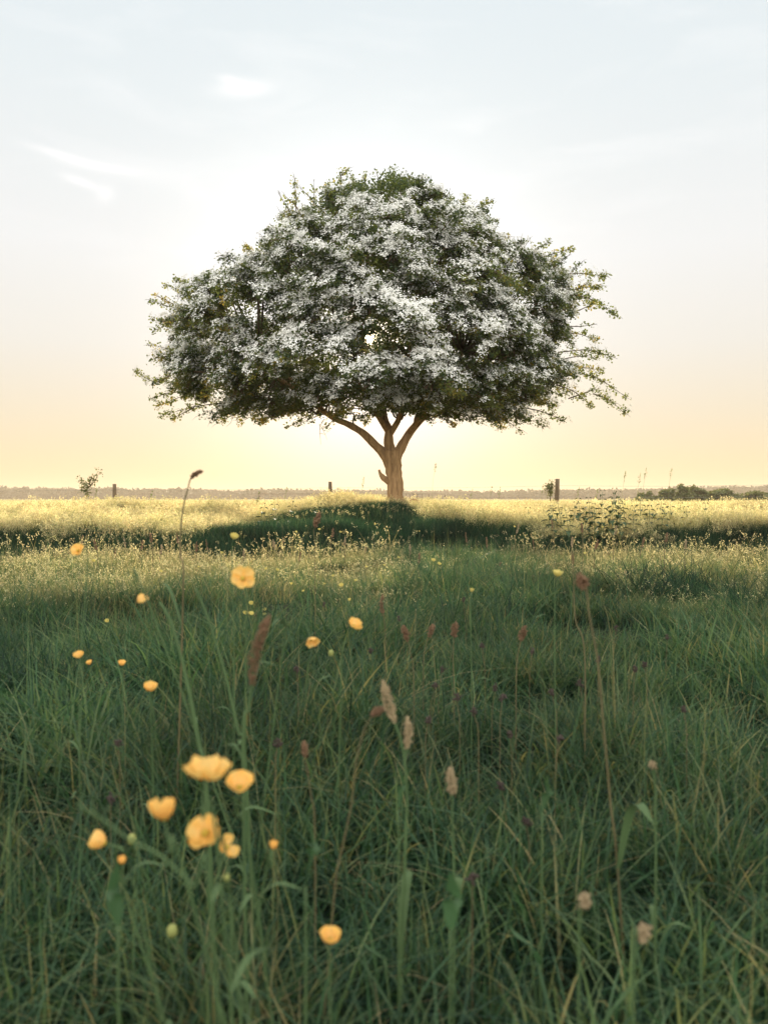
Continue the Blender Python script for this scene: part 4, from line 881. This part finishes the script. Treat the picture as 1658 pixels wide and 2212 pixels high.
def bush(x, ytop, d, wpx, label, seed):
    rr = random.Random(seed); b = P(x, 1078, d); z0 = gz(b.x, d); h = P(x, ytop, d).z-z0; wd = wpx/1628*d; r0 = empty('bush', (b.x, d, z0), label, 'bush', 'bushes at the field edge')
    cen = []
    for k in range(60):
        a = rr.uniform(0, 6.28); u = rr.uniform(0, 1); z = h*(.12+.85*u); rad = wd*.5*math.sqrt(max(.05, 1-(u*.95)**2))*rr.uniform(.3, 1)
        cen.append((cos(a)*rad, sin(a)*rad*.8, z*rr.uniform(.55, 1.1)))
    V, F, tn = cloud_leaves(cen, 45, (wd*.055, wd*.055, h*.05), .18*d/50, .5); link('crown', npmesh('crown', V, [(F, 0)], {'v': tn}, mats=[M_bush]), None, r0)
    t = Tubes()
    for k in range(4): t.add([Vector((0, 0, -.1)), Vector((cos(k*1.6)*wd*.12, sin(k*1.6)*wd*.1, h*.5)), Vector((cos(k*1.6)*wd*.25, sin(k*1.6)*wd*.2, h*.85))], [.07, .05, .02], 6)
    link('trunk', t.mesh('trunk'), M_twig, r0)
bush(1473, 1048, 60, 34, 'roundest dark bush on the skyline at the end of the field edge', 1)
bush(1503, 1055, 62, 60, 'tall bush past the roundest one, cut by the edge of the view', 2)
bush(1440, 1060, 64, 60, 'low spreading bush on the near side of the roundest one', 3)
bush(1392, 1066, 66, 60, 'lowest bush where the field-edge growth begins', 4)
bush(1562, 1058, 60, 90, 'wide bush beyond the tall one in the hedge line', 5)
bush(1635, 1060, 60, 90, 'last bush of the hedge line, broad and high', 6)

def woods():
    xs = [-400, -100, 100, 166, 200, 240, 290, 330, 400, 470, 520, 560, 620, 680, 760, 900, 1100, 1200, 1240, 1300, 1400, 1500, 1700, 2100]
    tp = [1052, 1054, 1057, 1060, 1056, 1057, 1062, 1060, 1060, 1062, 1063, 1062, 1061, 1064, 1063, 1065, 1065, 1064, 1061, 1062, 1060, 1056, 1052, 1050]
    cen = []; sc = []
    for i in range(620):
        x = -400+2500*(i+random.random())/620; d = random.uniform(420, 560); top = np.interp(x, xs, tp)+random.uniform(-1.5, 3.5)
        q = P(x, top, d); g = 0.8; h = q.z-g; w_ = random.uniform(4, 9)
        for k in range(60):
            a = random.uniform(0, 6.28); u = random.random()**.7; r = w_*math.sqrt(max(0, 1-u**3))*random.random()**.5
            cen.append((q.x+cos(a)*r, d+sin(a)*r, g+h*u*random.uniform(.93, 1.0)))
    V, F, tn = cloud_leaves(cen, 4, .55, 1.9, .5); me = npmesh('far_woods', V, [(F, 0)], {'v': tn}, mats=[M_wood])
    tag(link('far_woods', me), 'long low line of hazy woodland along the horizon', 'woodland', kind='stuff')
woods()

# ------------------------------------------------------------------ haze
def haze():
    x, y0, y1, z0, z1 = 620, -60, 900, -1.6, 14
    V = [(-x, y0, z0), (x, y0, z0), (x, y1, z0), (-x, y1, z0), (-x, y0, z1), (x, y0, z1), (x, y1, z1), (-x, y1, z1)]
    me = bpy.data.meshes.new('haze'); me.from_pydata(V, [], [(3, 2, 1, 0), (4, 5, 6, 7), (0, 1, 5, 4), (1, 2, 6, 5), (2, 3, 7, 6), (3, 0, 4, 7)]); me.update()
    m, t = mat_new('haze'); pv = t.nodes.new('ShaderNodeVolumePrincipled'); pv.inputs['Color'].default_value = (.98, .82, .62, 1); pv.inputs['Density'].default_value = .0009; pv.inputs['Anisotropy'].default_value = .3
    o = t.nodes.new('ShaderNodeOutputMaterial'); t.links.new(pv.outputs[0], o.inputs['Volume'])
    tag(link('haze', me, m), 'thin warm evening haze over the whole field', 'haze', kind='stuff')
haze()
